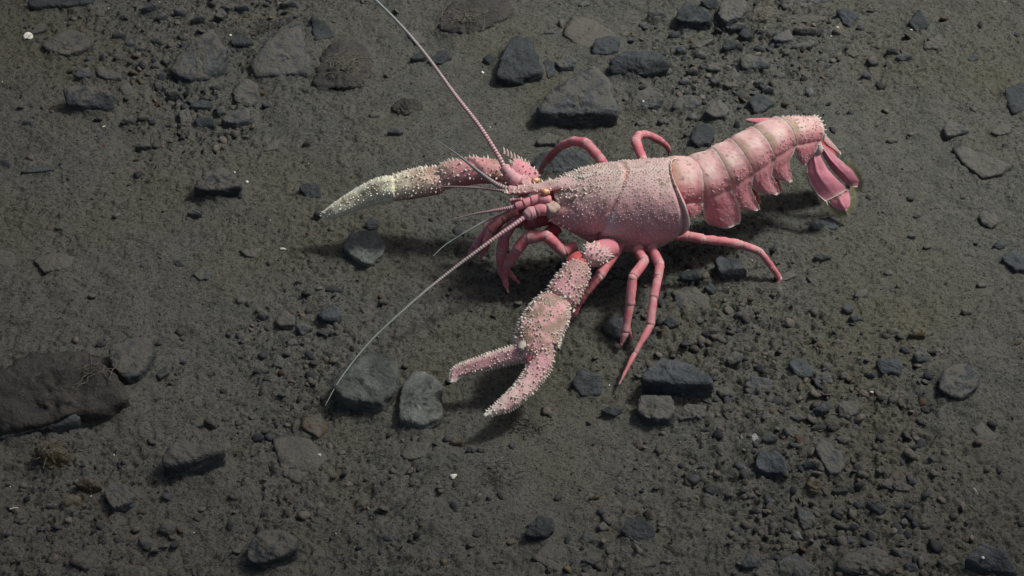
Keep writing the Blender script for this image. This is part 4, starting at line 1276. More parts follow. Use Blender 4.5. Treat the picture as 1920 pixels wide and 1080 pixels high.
# little spines on the last ring's rear edge
for P, F, N in TERG[5:6]:
    for b in range(14, 76, 5):
        spine(P[29 * 90 + b], nrm(N[29 * 90 + b] * 0.6 + nrm(AX[6] - AX[5]) * 0.6), 0.0018, 0.0007, np.zeros(3), CREAM)
    rr = np.random.default_rng(3)
    for k in rr.permutation(len(P))[:260]:
        if N[k][2] > 0.1:
            spine(P[k], N[k], 0.0011, 0.0006, nrm(AX[6] - AX[5]), PALE, k=5)
# soft underside of the tail, closed by a tube
V, F, O, u = sweep(catmull([a - np.array([0, 0, 0.004]) for a in AX], 30), fine([r * 0.80 for r in RR], 30), fine([r * 0.55 for r in RR], 30), 20)
body.add(V, F, mottle(V, DEEP * 0.9, 0.3))
# far side plate that stands out behind the tail
V, F, O, u, C = article([at(1462, 236, 0.068), at(1435, 228, 0.066), at(1396, 224, 0.062)], [.006, .005, .0008], [.0016, .0014, .0005], ROSE, n=16)
body.add(V, F, C)
# swimmerets under the tail
for i in range(1, 5):
    for sg in (-1, 1):
        m = AX[i] * 0.5 + AX[i + 1] * 0.5
        b = m + np.array([0, -0.009 * sg, -0.008])
        V, F, O, u, C = article([b, b + np.array([0.004, -0.003 * sg, -0.014]), b + np.array([0.010, -0.004 * sg, -0.026])], [.003, .004, .001], [.0015, .0015, .0008], DEEP * 1.2, n=12, nseg=10)
        body.add(V, F, C)


# ---- tail fan
def leaf(left, right, z0, z1, col, thick=0.0016, belly=0.0025, keel=0.0012, nw=22, nl=34, dz=0.0, fringe=None):
    """plate between two edges traced from root to tip; z falls from z0 to z1"""
    def edge_pts(E):
        E = np.array(E, float); d = np.insert(np.cumsum(np.linalg.norm(np.diff(E, axis=0), axis=1)), 0, 0); d /= d[-1]
        t = np.linspace(0, 1, nl)
        return np.stack([np.interp(t, d, E[:, 0]), np.interp(t, d, E[:, 1])], -1)
    Lp, Rp = edge_pts(left), edge_pts(right)
    V = np.empty((nl, nw, 3))
    y0, y1 = min(Lp[0, 1], Rp[0, 1]), max(Lp[-1, 1], Rp[-1, 1])
    for a in range(nl):
        for b, w in enumerate(np.linspace(0, 1, nw)):
            px = Lp[a] * (1 - w) + Rp[a] * w
            z = z0 + (z1 - z0) * np.clip((px[1] - y0) / (y1 - y0), 0, 1)
            V[a, b] = at(px[0], px[1], z)
    nn = nrm(np.cross(V[nl // 2, nw - 1] - V[nl // 2, 0], V[nl - 1, nw // 2] - V[0, nw // 2]))
    if nn[1] > 0:
        nn = -nn
    W = np.linspace(0, 1, nw)[None]; T = np.linspace(0, 1, nl)[:, None]
    h = belly * np.sin(W * math.pi) * np.sin(np.clip(T * 1.1, 0, 1) * math.pi * 0.9) + keel * np.exp(-((W - 0.45) / 0.08) ** 2) * (1 - T) + dz
    V = V + nn * h[..., None]
    P = V.reshape(-1, 3); P = P + nn * (0.0006 * fbm3(P * 140, 3, 2))[:, None]
    inner = P - nn * thick
    F = grid_faces(nl, nw, False); m = nl * nw
    rim = np.concatenate([np.arange(nw), np.arange(nl) * nw + nw - 1, (nl - 1) * nw + np.arange(nw)[::-1], (np.arange(nl) * nw)[::-1]])
    r2 = np.roll(rim, -1); ok = rim != r2; rim, r2 = rim[ok], r2[ok]
    Fr = np.concatenate([np.stack([rim, r2, r2 + m], -1), np.stack([rim, r2 + m, rim + m], -1)])
    w = np.tile(np.linspace(0, 1, nw), nl); t = np.repeat(np.linspace(0, 1, nl), nw)
    C = mottle(P, np.asarray(col), 0.12, 160, 5)
    C = blend(C, CREAM, 0.8 * np.exp(-(np.minimum(w, 1 - w) / 0.035) ** 2) + 0.7 * np.exp(-((1 - t) / 0.03) ** 2))
    C = blend(C, PALE, 0.4 * np.exp(-(t / 0.15) ** 2))
    body.add(np.vstack([P, inner]), np.vstack([F, F[:, ::-1] + m, Fr]), np.vstack([C, C * 0.7]))
    return V, nn


def fringe(V, nn, i0, j0, length, n, seed):
    """soft hairs along the free margin of a plate: left side from row i0, tip, right side up to row j0"""
    r = np.random.default_rng(seed)
    M = np.vstack([V[i0:, 0], V[-1, 1:-1], V[j0:, -1][::-1]])
    d = np.insert(np.cumsum(np.linalg.norm(np.diff(M, axis=0), axis=1)), 0, 0)
    cen = V[:, V.shape[1] // 2].mean(0) * 0.5 + V[-6, V.shape[1] // 2] * 0.5
    ax = nrm(V[-1, V.shape[1] // 2] - V[0, V.shape[1] // 2])
    for x in r.uniform(0, d[-1], n):
        p = np.array([np.interp(x, d, M[:, i]) for i in range(3)])
        out = nrm(nrm(p - cen) + ax * 0.35 + r.normal(0, 0.12, 3))
        L_ = length * r.uniform(0.55, 1.05)
        sw = nrm(np.cross(out, nn)) * 0.00016
        q = p - nn * 0.0006 - out * 0.001
        hairs.add(np.array([q - sw, q + sw, q + out * L_]), np.array([(0, 1, 2)]), np.array((0.26, 0.25, 0.15)) * r.uniform(0.7, 1.2))


V, nn = leaf([(1519, 276), (1513, 300), (1513, 325), (1520, 345), (1534, 366), (1548, 378)], [(1533, 278), (1541, 296), (1552, 316), (1570, 335), (1585, 348), (1588, 356)], 0.060, 0.027, ROSE * np.array([1.10, 1.12, 1.22]))
fringe(V, nn, 14, 33, 0.0045, 260, 1)
V2, nn2 = leaf([(1546, 362), (1551, 374), (1562, 388), (1575, 394), (1584, 395)], [(1583, 350), (1592, 356), (1595, 372), (1594, 386), (1588, 394)], 0.029, 0.016, ROSE * np.array([1.12, 1.15, 1.25]), dz=-0.001)
fringe(V2, nn2, 4, 8, 0.0075, 1100, 2)
spine(V[-1, 0], nrm(V[-1, 0] - V[-6, 3]), 0.005, 0.0012, np.zeros(3), CREAM)
V, nn = leaf([(1535, 272), (1545, 298), (1562, 324), (1582, 344), (1595, 352)], [(1548, 278), (1572, 300), (1600, 322), (1613, 342), (1609, 354)], 0.058, 0.026, ROSE * np.array([1.02, 1.05, 1.18]), dz=-0.003)
fringe(V, nn, 30, 16, 0.0072, 900, 3)
spine(V[-1, 0], nrm(V[-1, 0] - V[-6, 2]), 0.003, 0.0009, np.zeros(3), CREAM)
V, nn = leaf([(1516, 228), (1530, 258), (1552, 282), (1577, 299)], [(1527, 230), (1541, 252), (1562, 276), (1580, 297)], 0.076, 0.045, PINK, dz=-0.006)
# root of the fan
V, F, O, u, C = article([at(1520, 262, 0.066), at(1531, 274, 0.060), at(1537, 285, 0.055)], [.006, .0055, .004], [.004, .004, .003], PALE, n=14)
body.add(V, F, C)
V, F, O, u, C = article([at(1516, 240, 0.066), at(1560, 300, 0.04), at(1590, 345, 0.016)], [.010, .012, .006], [.003, .002, .001], DEEP, n=14)
body.add(V - np.array([0, -0.010, 0]), F, C)


# ---- limbs
def limb(pts, radii, col=ROSE, flat=1.0, nseg=14, hairy=0, seed=1, tipcol=None):
    """jointed leg: pts (px, py, z); radii in cm at each joint"""
    W = [at(*p) for p in pts]
    for k in range(len(W) - 1):
        a, b = W[k], W[k + 1]
        L = np.linalg.norm(b - a); d = nrm(b - a)
        a2 = a - d * min(0.0012, 0.1 * L)
        last = k == len(W) - 2
        r0, r1 = radii[k] * CM, radii[k + 1] * CM
        bend = np.array([0, 0, 0.02 * L])
        prof = [r0 * 0.86, r0 * 0.98, (r0 + r1) * 0.5, r1 * 1.04, r1 * 1.10] if not last else [r0 * 0.9, r0 * 0.95, (r0 + r1) * 0.52, r1 * 1.25, r1]
        cc = col * (1 + 0.06 * math.sin(k * 2.1 + seed))
        V, F, O, u, C = article([a2, (a2 + b) / 2 + bend, b], prof, [p * flat for p in prof], cc, n=16, nseg=nseg, amt=0.16, joint=0.07, seed=seed + k, bumpy=0.0006, soft=0.93)
        C = blend(C, PALE, 0.40 * np.clip(fbm3(V * 150, 3, seed + 3) * 2.2, 0, 1))
        C = blend(C, DEEP, 0.35 * np.clip(fbm3(V * 110, 2, seed + 13) * 2.0, 0, 1))
        if tipcol is not None and last:
            C = blend(C, tipcol, np.clip((u - 0.55) / 0.4, 0, 1) * 0.8)
        body.add(V, F, C)
        if k:
            Vj = ICO[2][0] * r0 * np.array([.98, .98, .98 * flat]) + a
            body.add(Vj, ICO[2][1], mottle(Vj, cc * 0.6 + PALE * 0.45, 0.1))
        if hairy:
            r = np.random.default_rng(seed * 31 + k)
            p, nn_ = face_samples(V, F, O, int(hairy * L / 0.01), seed + k)
            for q in range(len(p)):
                dd = nrm(nn_[q] + d * 0.5) * r.uniform(0.001, 0.0022); sw = nrm(np.cross(dd, (0.1, 0.7, 0.7))) * 0.00012
                hairs.add(np.array([p[q] - sw, p[q] + sw, p[q] + dd]), np.array([(0, 1, 2)]), np.array((0.40, 0.24, 0.16)))


LEG = ROSE * np.array([1.0, 0.95, 0.92])
limb([(1222, 440, .040), (1222, 466, .038), (1237, 496, .037), (1234, 520, .034), (1225, 560, .027), (1219, 612, .017), (1190, 664, .009), (1160, 722, .001)], [.34, .33, .32, .30, .29, .26, .17, .07], LEG, hairy=10, seed=1)
limb([(1195, 445, .040), (1196, 470, .038), (1208, 490, .038), (1186, 521, .037), (1181, 574, .022), (1172, 625, .008), (1163, 650, .001)], [.36, .34, .33, .32, .30, .26, .09], LEG, hairy=10, seed=2)
limb([(1176, 600, .016), (1180, 622, .008), (1185, 638, .002)], [.12, .13, .05], LEG, seed=22)
limb([(1250, 436, .040), (1272, 440, .036), (1290, 443, .036), (1320, 449, .036), (1388, 458, .031), (1426, 473, .023), (1462, 522, .004), (1457, 536, .0)], [.42, .40, .36, .31, .29, .25, .19, .10], LEG, hairy=8, seed=3)
limb([(1168, 448, .040), (1154, 474, .036), (1122, 520, .032), (1096, 550, .024), (1074, 590, .010), (1062, 606, .001)], [.38, .36, .34, .30, .24, .10], LEG * np.array([.92, .8, .8]), hairy=8, seed=4)
limb([(1078, 462, .036), (1056, 472, .036), (1024, 442, .045), (988, 446, .042), (970, 468, .034), (952, 497, .020), (944, 522, .010)], [.36, .38, .38, .40, .38, .30, .14], LEG * np.array([1, .88, .88]), hairy=14, seed=5)
limb([(985, 412, .036), (962, 420, .036), (946, 440, .031), (941, 472, .021), (941, 506, .010), (948, 530, .004), (953, 549, .0)], [.32, .36, .38, .40, .36, .22, .07], LEG * np.array([.92, .85, .88]), hairy=6, seed=6, tipcol=PALE)
limb([(944, 500, .012), (958, 516, .006), (974, 532, .001)], [.20, .20, .07], LEG * .95, seed=61)
limb([(990, 392, .038), (962, 398, .036), (932, 412, .029), (893, 461, .012), (884, 474, .007), (873, 490, .001)], [.3, .34, .32, .30, .24, .06], LEG * np.array([.82, .8, .95]), seed=7)
limb([(990, 402, .040), (955, 404, .036), (944, 410, .034), (918, 434, .026), (910, 456, .020), (911, 481, .012)], [.34, .34, .34, .30, .24, .07], LEG * np.array([.85, .95, .8]), hairy=12, seed=8, tipcol=np.array((.5, .42, .25)))
limb([(935, 425, .028), (915, 452, .014), (899, 490, .001)], [.26, .25, .08], LEG * np.array([.9, .85, .95]), seed=81)
limb([(1145, 330, .045), (1124, 296, .056), (1098, 268, .060), (1076, 264, .058), (1054, 273, .050), (1024, 302, .024), (1009, 327, .002)], [.38, .36, .36, .32, .28, .26, .14], LEG * np.array([.85, .7, .78]), seed=9)
limb([(1208, 330, .042), (1205, 298, .050), (1191, 264, .054), (1198, 253, .054), (1212, 252, .052), (1238, 264, .036), (1253, 278, .020), (1254, 294, .010)], [.36, .34, .34, .30, .28, .26, .19, .06], LEG * np.array([.92, .8, .85]), hairy=8, seed=10)
# mouth parts
limb([(1030, 405, .045), (1005, 415, .040), (985, 425, .034)], [.6, .5, .3], DEEP * 1.2, seed=11)
limb([(1045, 425, .040), (1030, 440, .036), (1040, 455, .034)], [.5, .45, .4], DEEP * 1.3, seed=12)


# ---- the two claw arms
def place(Vt, reds=0.0):
    V, F, O, u, C = Vt
    body.add(V, F, C)
    return V, F, O, u


def dirt_on(V, O, C, amt, lo=0.0, seed=7, scale=90):
    on = O / np.maximum(np.linalg.norm(O, axis=1, keepdims=True), 1e-6)
    m = np.clip((fbm3(V * scale, 3, seed) + lo) * 3.2, 0, 1) * np.clip(on[:, 2] * 1.5 + 0.4, 0, 1) * amt
    return blend(C, np.array((0.250, 0.175, 0.130)), m)


CAMV = nrm(np.array([0, -CP, SP]))
# near arm
hip = article([at(1150, 462, .040), at(1128, 470, .044), at(1105, 478, .047)], [.007, .0075, .0075], [.0065, .007, .007], ROSE, n=18, nseg=18)
place(hip)
A1 = article([at(1140, 474, .048), at(1118, 480, .049), at(1092, 476, .050)], [.0048, .0075, .0085], [.0040, .0070, .0085], PINK, n=22, nseg=20, bumpy=.0006)
V, F, O, u = place(A1)
spike_field(V, F, O, 90, .0010, .0028, .0018, np.array([0.6, 0, .3]), 1, keep=up_facing(-.35))
mem = article([at(1096, 484, .0475), at(1084, 494, .0465), at(1078, 504, .0455)], [.0072, .0078, .007], [.0062, .007, .006], np.array((.52, .10, .10)), n=14, nseg=18)
place(mem)
p0, p1 = at(1092, 494, .0465), at(1049, 566, .038)
ax1 = nrm(p1 - p0)
cp = article([p0, (p0 + p1) / 2 + np.array([0, 0, .0015]), p1], [.0076, .0092, .0100, .0108, .0110], [.0066, .0080, .0084, .0082, .0078], PINK * np.array([1, .95, .98]), up=CAMV, n=26, nseg=26, bumpy=.0009, joint=.12)
V, F, O, u, C = cp
C = dirt_on(V, O, C, .6, .05, 8)
V, F, O, u = place((V, F, O, u, C))
spike_field(V, F, O, 190, .0008, .0024, .0019, ax1 * .5, 2, keep=lambda p, n: n @ CAMV > -.35, fat=.55)
sdv = nrm(np.cross(ax1, CAMV))
for sg in (-1, 1):
    for q in np.linspace(.10, .98, 11):
        wv = np.interp(q, [0, .25, .5, .75, 1], [.0076, .0092, .0100, .0108, .0100])
        q = q + rg.normal(0, .02)
        spine(p0 + (p1 - p0) * q + sdv * sg * wv * rg.uniform(.86, .97) + CAMV * rg.normal(0, .0012), nrm(sdv * sg + CAMV * rg.normal(0, .3)), rg.uniform(.0016, .0034), .0011, ax1 * .7, CREAM)
for q in np.linspace(-1, 1, 9):
    spine(p1 + sdv * q * .0108 + CAMV * .0068 * math.sqrt(1 - q * q * .8), nrm(CAMV * .6 + ax1 * .6), .0026, .0010, ax1 * .5, CREAM)
# palm and fixed finger in one piece
pal = [at(1041, 563, .0385), at(1029, 590, .0370), at(1012, 622, .0345), at(1005, 652, .0310), at(1012, 678, .0275), at(1000, 706, .0245), at(973, 738, .0215), at(945, 760, .0198), at(905, 780, .018)]
NP = 70
path = catmull(pal, NP)
WA = fine([.0106, .0134, .0142, .0138, .0082, .0064, .0056, .0046, .0008], NP); WB = fine([.0074, .0098, .0106, .0100, .0070, .0054, .0046, .0036, .0008], NP)
WA = smooth1(WA, 5); WB = smooth1(WB, 5); WA[0] *= .5; WB[0] *= .5; WA[-1] = .0006
V, F, O, u = sweep(path, WA, WB, 36, CAMV, 2.3)
on = O / np.maximum(np.linalg.norm(O, axis=1, keepdims=True), 1e-6)
V = V + on * (fbm3(V * 260, 3, 5) * .0010)[:, None]
C = mottle(V, PINK * np.array([1.05, 1, 1]), .12, 200, 3)
C = blend(C, CREAM, .6 * np.clip(1.0 - np.abs(on @ CAMV) * 1.3, 0, 1))
C = dirt_on(V, O, C, .95, .20, 9, 260)
C = blend(C, PINK * 1.1, .85 * np.clip((u - .42) / .12, 0, 1))
C = blend(C, CREAM, .55 * np.clip((u - .55) / .3, 0, 1) * np.clip(.8 + 2 * fbm3(V * 160, 2, 6), 0, 1))
C = blend(C, WHITE, np.clip((u - .93) / .05, 0, 1))
body.add(V, F, C)
axp = nrm(path[NP // 2] - path[0])
spike_field(V, F, O, 520, .0006, .0021, .00135, axp * .5, 3, keep=lambda p, n: n @ CAMV > -.35, fat=.58)
TP = np.gradient(path, axis=0)
for k in range(3, NP - 2):
    sv = nrm(np.cross(nrm(TP[k]), CAMV)); fu = k / (NP - 1)
    for sg in (-1, 1):
        if sg == -1 and .40 < fu < .52:
            continue
        hgt = .0026 if fu < .5 else .0022 * (1.2 - .5 * fu)
        spine(path[k] + sv * sg * WA[k] * .97, sv * sg, hgt * rg.uniform(.7, 1.25), .0010, nrm(TP[k]) * (.7 if sg == 1 or fu < .5 else .2), CREAM)


def finger(pts, ra, rb, inner_sign, seed, col=PINK, toothcol=CREAM, dirt=.35, spikes=190, n=44, up=CAMV, edge_h=.0026, tip=WHITE, sh=(.0008, .0019), gs=110):
    W = [at(*p) for p in pts]
    path = catmull(W, n)
    t = np.linspace(0, 1, n)
    A = fine(ra, n).copy(); B = fine(rb, n).copy()
    A[0] *= .5; B[0] *= .5
    V, F, O, u = sweep(path, A, B, 22, up, 2.2)
    # a groove along the finger
    upn = np.asarray(up)
    on = O / np.maximum(np.linalg.norm(O, axis=1, keepdims=True), 1e-6)
    C = mottle(V, np.asarray(col), .12, 240, seed)
    C = blend(C, CREAM, .75 * np.clip(1.1 - np.abs(on @ upn) * 1.25, 0, 1))
    V = V - on * (.0008 * np.exp(-((np.abs(on @ upn) - 1.0) / .10) ** 2) - .0005 * fbm3(V * 420, 2, seed))[:, None]
    C = dirt_on(V, O, C, dirt, .02, seed + 3, gs)
    C = blend(C, tip, np.clip((u - .93) / .05, 0, 1))
    body.add(V, F, C)
    spike_field(V, F, O, spikes, sh[0], sh[1], .0015, nrm(path[-1] - path[0]) * .4, seed, col=toothcol, keep=lambda p, n_: n_ @ upn > -.2)
    T = np.gradient(path, axis=0)
    for k in range(2, n - 2):
        sdv_ = nrm(np.cross(nrm(T[k]), upn))
        for sg in (-1, 1):
            if True:
                spine(path[k] + sdv_ * sg * A[k] * .95, sdv_ * sg, edge_h * (1 - .35 * t[k]) * (.8 if sg == inner_sign else 1.0), .0009, nrm(T[k]) * (.15 if sg == inner_sign else .8), toothcol)
    return path


# fixed finger runs on from the palm, movable finger is hinged on its inner side
finger([(1000, 652, .0330), (974, 661, .0295), (928, 674, .0260), (884, 688, .0225), (857, 698, .0205), (846, 718, .0175)], [.0054, .0057, .0049, .0043, .0037, .0008], [.0048, .0050, .0042, .0038, .0030, .001], 1, 12)
hng = article([at(986, 640, .0375), at(980, 648, .0365), at(976, 657, .0350)], [.0026, .003, .0024], [.0024, .0026, .0022], CREAM * .9, n=12, nseg=14)
place(hng)
gap_ = article([at(1002, 662, .0335), at(994, 674, .0305), at(990, 686, .0275)], [.0026, .0028, .0016], [.0026, .0026, .0016], np.array((.46, .13, .13)), n=12, nseg=14)
place(gap_)

# far arm
A2 = article([at(1005, 345, .046), at(978, 333, .050), at(950, 318, .054)], [.0085, .0105, .0100], [.0080, .0105, .0105], ROSE * np.array([1, 1.1, 1.1]), n=24, nseg=20, bumpy=.0006)
V, F, O, u = place(A2)
spike_field(V, F, O, 60, .0014, .0030, .0026, np.array([-.3, 0, .3]), 21, keep=up_facing(-.2))
for q in np.linspace(.15, 1, 8):
    w = at(1000, 338, .048) * (1 - q) + at(945, 308, .058) * q
    spine(w + np.array([0, .004, .007]), nrm(np.array([.1, .3, 1.0])), .0046, .0014, np.array([-.4, 0, 0]), PALE)
r0, r1 = at(945, 322, .054), at(822, 332, .050)
axq = nrm(r1 - r0)
cp2 = article([r0, (r0 + r1) / 2 + np.array([0, 0, .003]), r1], [.0076, .0092, .0098, .0100, .0098], [.0074, .0088, .0094, .0096, .0092], PINK * np.array([1, .85, .85]), n=30, nseg=26, bumpy=.0008)
V, F, O, u, C = cp2
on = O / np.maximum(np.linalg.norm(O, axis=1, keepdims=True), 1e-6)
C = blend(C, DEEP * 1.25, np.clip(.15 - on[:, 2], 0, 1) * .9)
C = dirt_on(V, O, C, .75, .05, 31, 110)
C = blend(C, np.array((.50, .36, .29)), .6 * np.clip((u - .55) / .4, 0, 1))
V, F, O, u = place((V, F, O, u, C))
spike_field(V, F, O, 130, .0010, .0030, .0024, axq * .5, 22, keep=up_facing(-.05))
s0, s1 = at(838, 336, .049), at(722, 358, .041)
axs = nrm(s1 - s0)
pl2 = article([s0, (s0 + s1) / 2 + np.array([0, 0, .0015]), s1], [.0085, .0102, .0108, .0106, .0096, .0082], [.0080, .0094, .0100, .0098, .0090, .0078], np.array((.55, .34, .28)), n=30, nseg=28, bumpy=.0008, rim=WHITE)
V, F, O, u, C = pl2
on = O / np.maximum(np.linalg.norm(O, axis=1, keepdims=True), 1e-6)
C = blend(C, WHITE * np.array([.95, .92, .82]), np.clip((u - .10) / .75, 0, 1) * np.clip(.75 + 2.0 * fbm3(V * 120, 2, 3), 0, 1))
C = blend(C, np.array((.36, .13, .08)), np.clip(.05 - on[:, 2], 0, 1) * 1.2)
C = dirt_on(V, O, C, .6, .10, 32, 130)
C = blend(C, WHITE, np.clip((u - .86) / .08, 0, 1) * .8)
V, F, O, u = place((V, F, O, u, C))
spike_field(V, F, O, 260, .0009, .0026, .0019, axs * .6, 23, fat=.5, col=CREAM * 1.1, keep=up_facing(-.25))
finger([(742, 350, .048), (716, 353, .046), (682, 366, .0395), (646, 385, .0325), (622, 397, .0275), (602, 404, .0235)], [.0068, .0076, .0065, .0052, .0038, .0008], [.0066, .0070, .0058, .0047, .0035, .0008], 1, 24, col=WHITE * np.array([.97, .95, .86]), toothcol=WHITE * 1.05, dirt=.75, gs=330, spikes=320, edge_h=.0018, sh=(.0007, .0017))
finger([(738, 364, .041), (712, 369, .039), (680, 379, .0335), (648, 393, .0275), (624, 402, .0235), (606, 409, .0210)], [.0048, .0050, .0042, .0034, .0026, .0008], [.0058, .0058, .0048, .0040, .0030, .0008], -1, 25, col=WHITE * np.array([.92, .88, .76]), toothcol=WHITE, dirt=.75, gs=330, spikes=160, edge_h=.0014, sh=(.0006, .0014))
place(article([at(727, 342, .0475), at(724, 350, .0465), at(723, 357, .045)], [.004, .0045, .004], [.004, .004, .0035], WHITE, n=12, nseg=14))

# antennal scales, stubby pieces beside the mouth
for P_, ra_, c_ in (([at(990, 384, .052), at(970, 380, .052), at(955, 373, .052)], [.006, .0048, .0008], ROSE), ([at(1000, 352, .056), at(985, 340, .060), at(972, 334, .062)], [.005, .0055, .003], PINK)):
    V, F, O, u, C = article(P_, ra_, [r * .4 for r in ra_], c_, n=16)
    body.add(V, F, C)
    spike_field(V, F, O, 14, .001, .002, .0015, fw, 33, keep=up_facing(-.6))
place(article([at(1048, 397, .059), at(1036, 393, .061), at(1024, 396, .061)], [.0042, .0056, .0046], [.0036, .0050, .0044], np.array((.44, .33, .28)), n=18, nseg=20, bumpy=.0028))
place(article([at(1027, 394, .061), at(1014, 393, .061), at(1003, 398, .060)], [.0042, .0046, .0040], [.0040, .0044, .0038], ROSE * np.array([1.05, 1.1, 1.1]), n=16))
place(article([at(1007, 397, .060), at(995, 400, .059), at(984, 407, .058)], [.0040, .0048, .0032], [.0040, .0048, .0032], PINK, n=16))
for k, (a, b, r) in enumerate((((1034, 376, .066), (1010, 373, .066), .0034), ((1013, 372, .066), (994, 377, .065), .0033), ((996, 376, .065), (980, 383, .064), .0030), ((984, 382, .064), (966, 388, .062), .0028))):
    place(article([at(*a), (at(*a) + at(*b)) / 2, at(*b)], [r * .9, r, r], [r * .9, r, r], ROSE * np.array([1.05, 1.15, 1.1]), n=12))
for k, (a, b, r) in enumerate((((975, 344, .062), (960, 333, .064), .0050), ((962, 334, .064), (951, 323, .067), .0045), ((954, 326, .066), (944, 312, .069), .0036), ((990, 358, .062), (970, 358, .063), .0042), ((972, 358, .062), (952, 356, .062), .0032))):
    place(article([at(*a), (at(*a) + at(*b)) / 2, at(*b)], [r * .9, r, r], [r * .9, r, r], PINK, n=12))

lobster = obj("lobster", None, None, loc=None)
base = at(1160, 440, 0.0)
lobster.location = base
tag(lobster, "pink spiny lobster walking left with one pale closed claw and one open claw", "lobster")
bo = obj("body", body.mesh("body"), M_SHELL, lobster)
so = obj("spines", spines.mesh("spines"), M_SPINE, lobster); so["kind"] = "stuff"
ho = obj("bristles", hairs.mesh("bristles"), M_SPINE, lobster); ho["kind"] = "stuff"
PARTS = [bo, so, ho]


# ---- feelers: ringed whips
def whip(name, pts, r0, r1, ring, colA, colB, parent, taper=1.0, label=None):
    W = catmull([at(*p) for p in pts], 60)
    d = np.insert(np.cumsum(np.linalg.norm(np.diff(W, axis=0), axis=1)), 0, 0)
    L = d[-1]
    xs = []; x = 0.0; k = 0
    dist = []; kind = []
    while x < L:
        t = x / L; step = ring * (1 - 0.62 * t)
        for f, g in ((0.0, 0), (0.18, 0), (0.34, 1), (0.84, 1)):
            dist.append(x + f * step); kind.append(g)
        x += step
    dist = np.clip(np.array(dist), 0, L); kind = np.array(kind)
    path = np.stack([np.interp(dist, d, W[:, i]) for i in range(3)], -1)
    # smooth tangents from the coarse path
    t = dist / L
    r = (r0 + (r1 - r0) * t ** taper) * np.where(kind == 0, 0.86, 1.0)
    nseg = 9
    TT_ = np.stack([np.interp(dist, d, np.gradient(W[:, i])) for i in range(3)], -1)
    th_ = np.linspace(0, 2 * math.pi, nseg, endpoint=False)
    V = np.empty((len(path), nseg, 3))
    for q in range(len(path)):
        tq = nrm(TT_[q]); a = nrm(np.cross(tq, (0, 0, 1))); b = np.cross(a, tq)
        V[q] = path[q] + (a[None] * np.cos(th_)[:, None] + b[None] * np.sin(th_)[:, None]) * r[q]
    c = colA[None] * (1 - np.clip(t * 1.7, 0, 1))[:, None] + colB[None] * np.clip(t * 1.7, 0, 1)[:, None]
    c = c * np.where(kind == 0, 0.34, 1.0)[:, None] * np.where(kind == 0, np.array([[1.0, 0.8, 1.1]]).T, 1.0).T if False else c * np.where(kind == 0, 0.36, 1.0)[:, None]
    C = np.repeat(c, nseg, axis=0)
    o = obj(name, mesh_np(name, V.reshape(-1, 3), grid_faces(len(path), nseg, True), True, C), M_FEELER, parent)
    if label:
        o["label"] = label
    return o


FA = np.array((0.60, 0.34, 0.36)); FB = np.array((0.30, 0.36, 0.34))
PARTS.append(whip("antenna", [(987, 405, .058), (960, 424, .056), (934, 442, .053), (890, 474, .047), (845, 508, .040), (795, 548, .034), (745, 592, .027), (700, 634, .020), (662, 678, .014), (632, 720, .010), (610, 760, .006)], .0018, .0002, .0022, FA, FB, lobster, 0.70, "near feeler sweeping down left over the silt"))
PARTS.append(whip("antenna", [(947, 318, .068), (934, 292, .074), (903, 243, .084), (880, 212, .088), (851, 175, .092), (800, 105, .096), (752, 48, .098), (700, -4, .098), (640, -60, .096), (560, -130, .09)], .0019, .0005, .0022, FA, FB, lobster, 0.7, "far feeler reaching up and out at the top edge"))
FC = np.array((0.42, 0.30, 0.31))
PARTS.append(whip("antennule", [(958, 361, .062), (930, 356, .062), (891, 352, .060), (840, 350, .058), (793, 350, .055)], .0013, .0003, .0016, FC, FC * 0.8, lobster, 0.9))
PARTS.append(whip("antennule", [(955, 356, .062), (930, 345, .065), (903, 326, .068), (878, 306, .070), (845, 281, .072), (813, 259, .073)], .0022, .0002, .0018, FC, FB * 0.7, lobster, 0.7))
PARTS.append(whip("antennule", [(970, 387, .062), (950, 391, .061), (920, 396, .059), (885, 402, .056), (839, 414, .052)], .0018, .0002, .0016, FA * .9, FC * 0.8, lobster, 0.8))
PARTS.append(whip("antennule", [(955, 394, .050), (925, 407, .048), (891, 425, .044), (860, 443, .040), (835, 459, .037), (812, 480, .034)], .0011, .0002, .0014, FC, FB, lobster, 0.8))

# ---- eyes
def make_eye():
    m, nt, bs = new_mat("amber_eye")
    tc = nd(nt, "ShaderNodeTexCoord")
    n = nd(nt, "ShaderNodeTexNoise", Scale=300.0, Detail=3.0)
    nt.links.new(tc.outputs["Object"], n.inputs["Vector"])
    r = ramp(nt, n.outputs[0], [(0.35, (0.55, 0.26, 0.11)), (0.65, (0.66, 0.38, 0.20))])
    nt.links.new(r.outputs[0], bs.inputs["Base Color"])
    bs.inputs["Roughness"].default_value = 0.35
    return m


M_EYE = make_eye()
Ve, Fe = ICO[4]
for p in (at(1021, 360, .0712), at(1003, 339, .0640)):
    V = Ve * np.array([1.05, 1.0, 1.0]) * 0.0024 * (1 + 0.02 * fbm3(Ve * 2.0, 2, 3))[:, None] + p
    V = np.where((np.sum((Ve - 0) * fw, 1) < -0.6)[:, None], V - fw * 0.0012, V)
    PARTS.append(obj("eye", mesh_np("eye", V, Fe), M_EYE, lobster))
bi = np.array(base)
for o in PARTS:
    o.location = tuple(-bi)

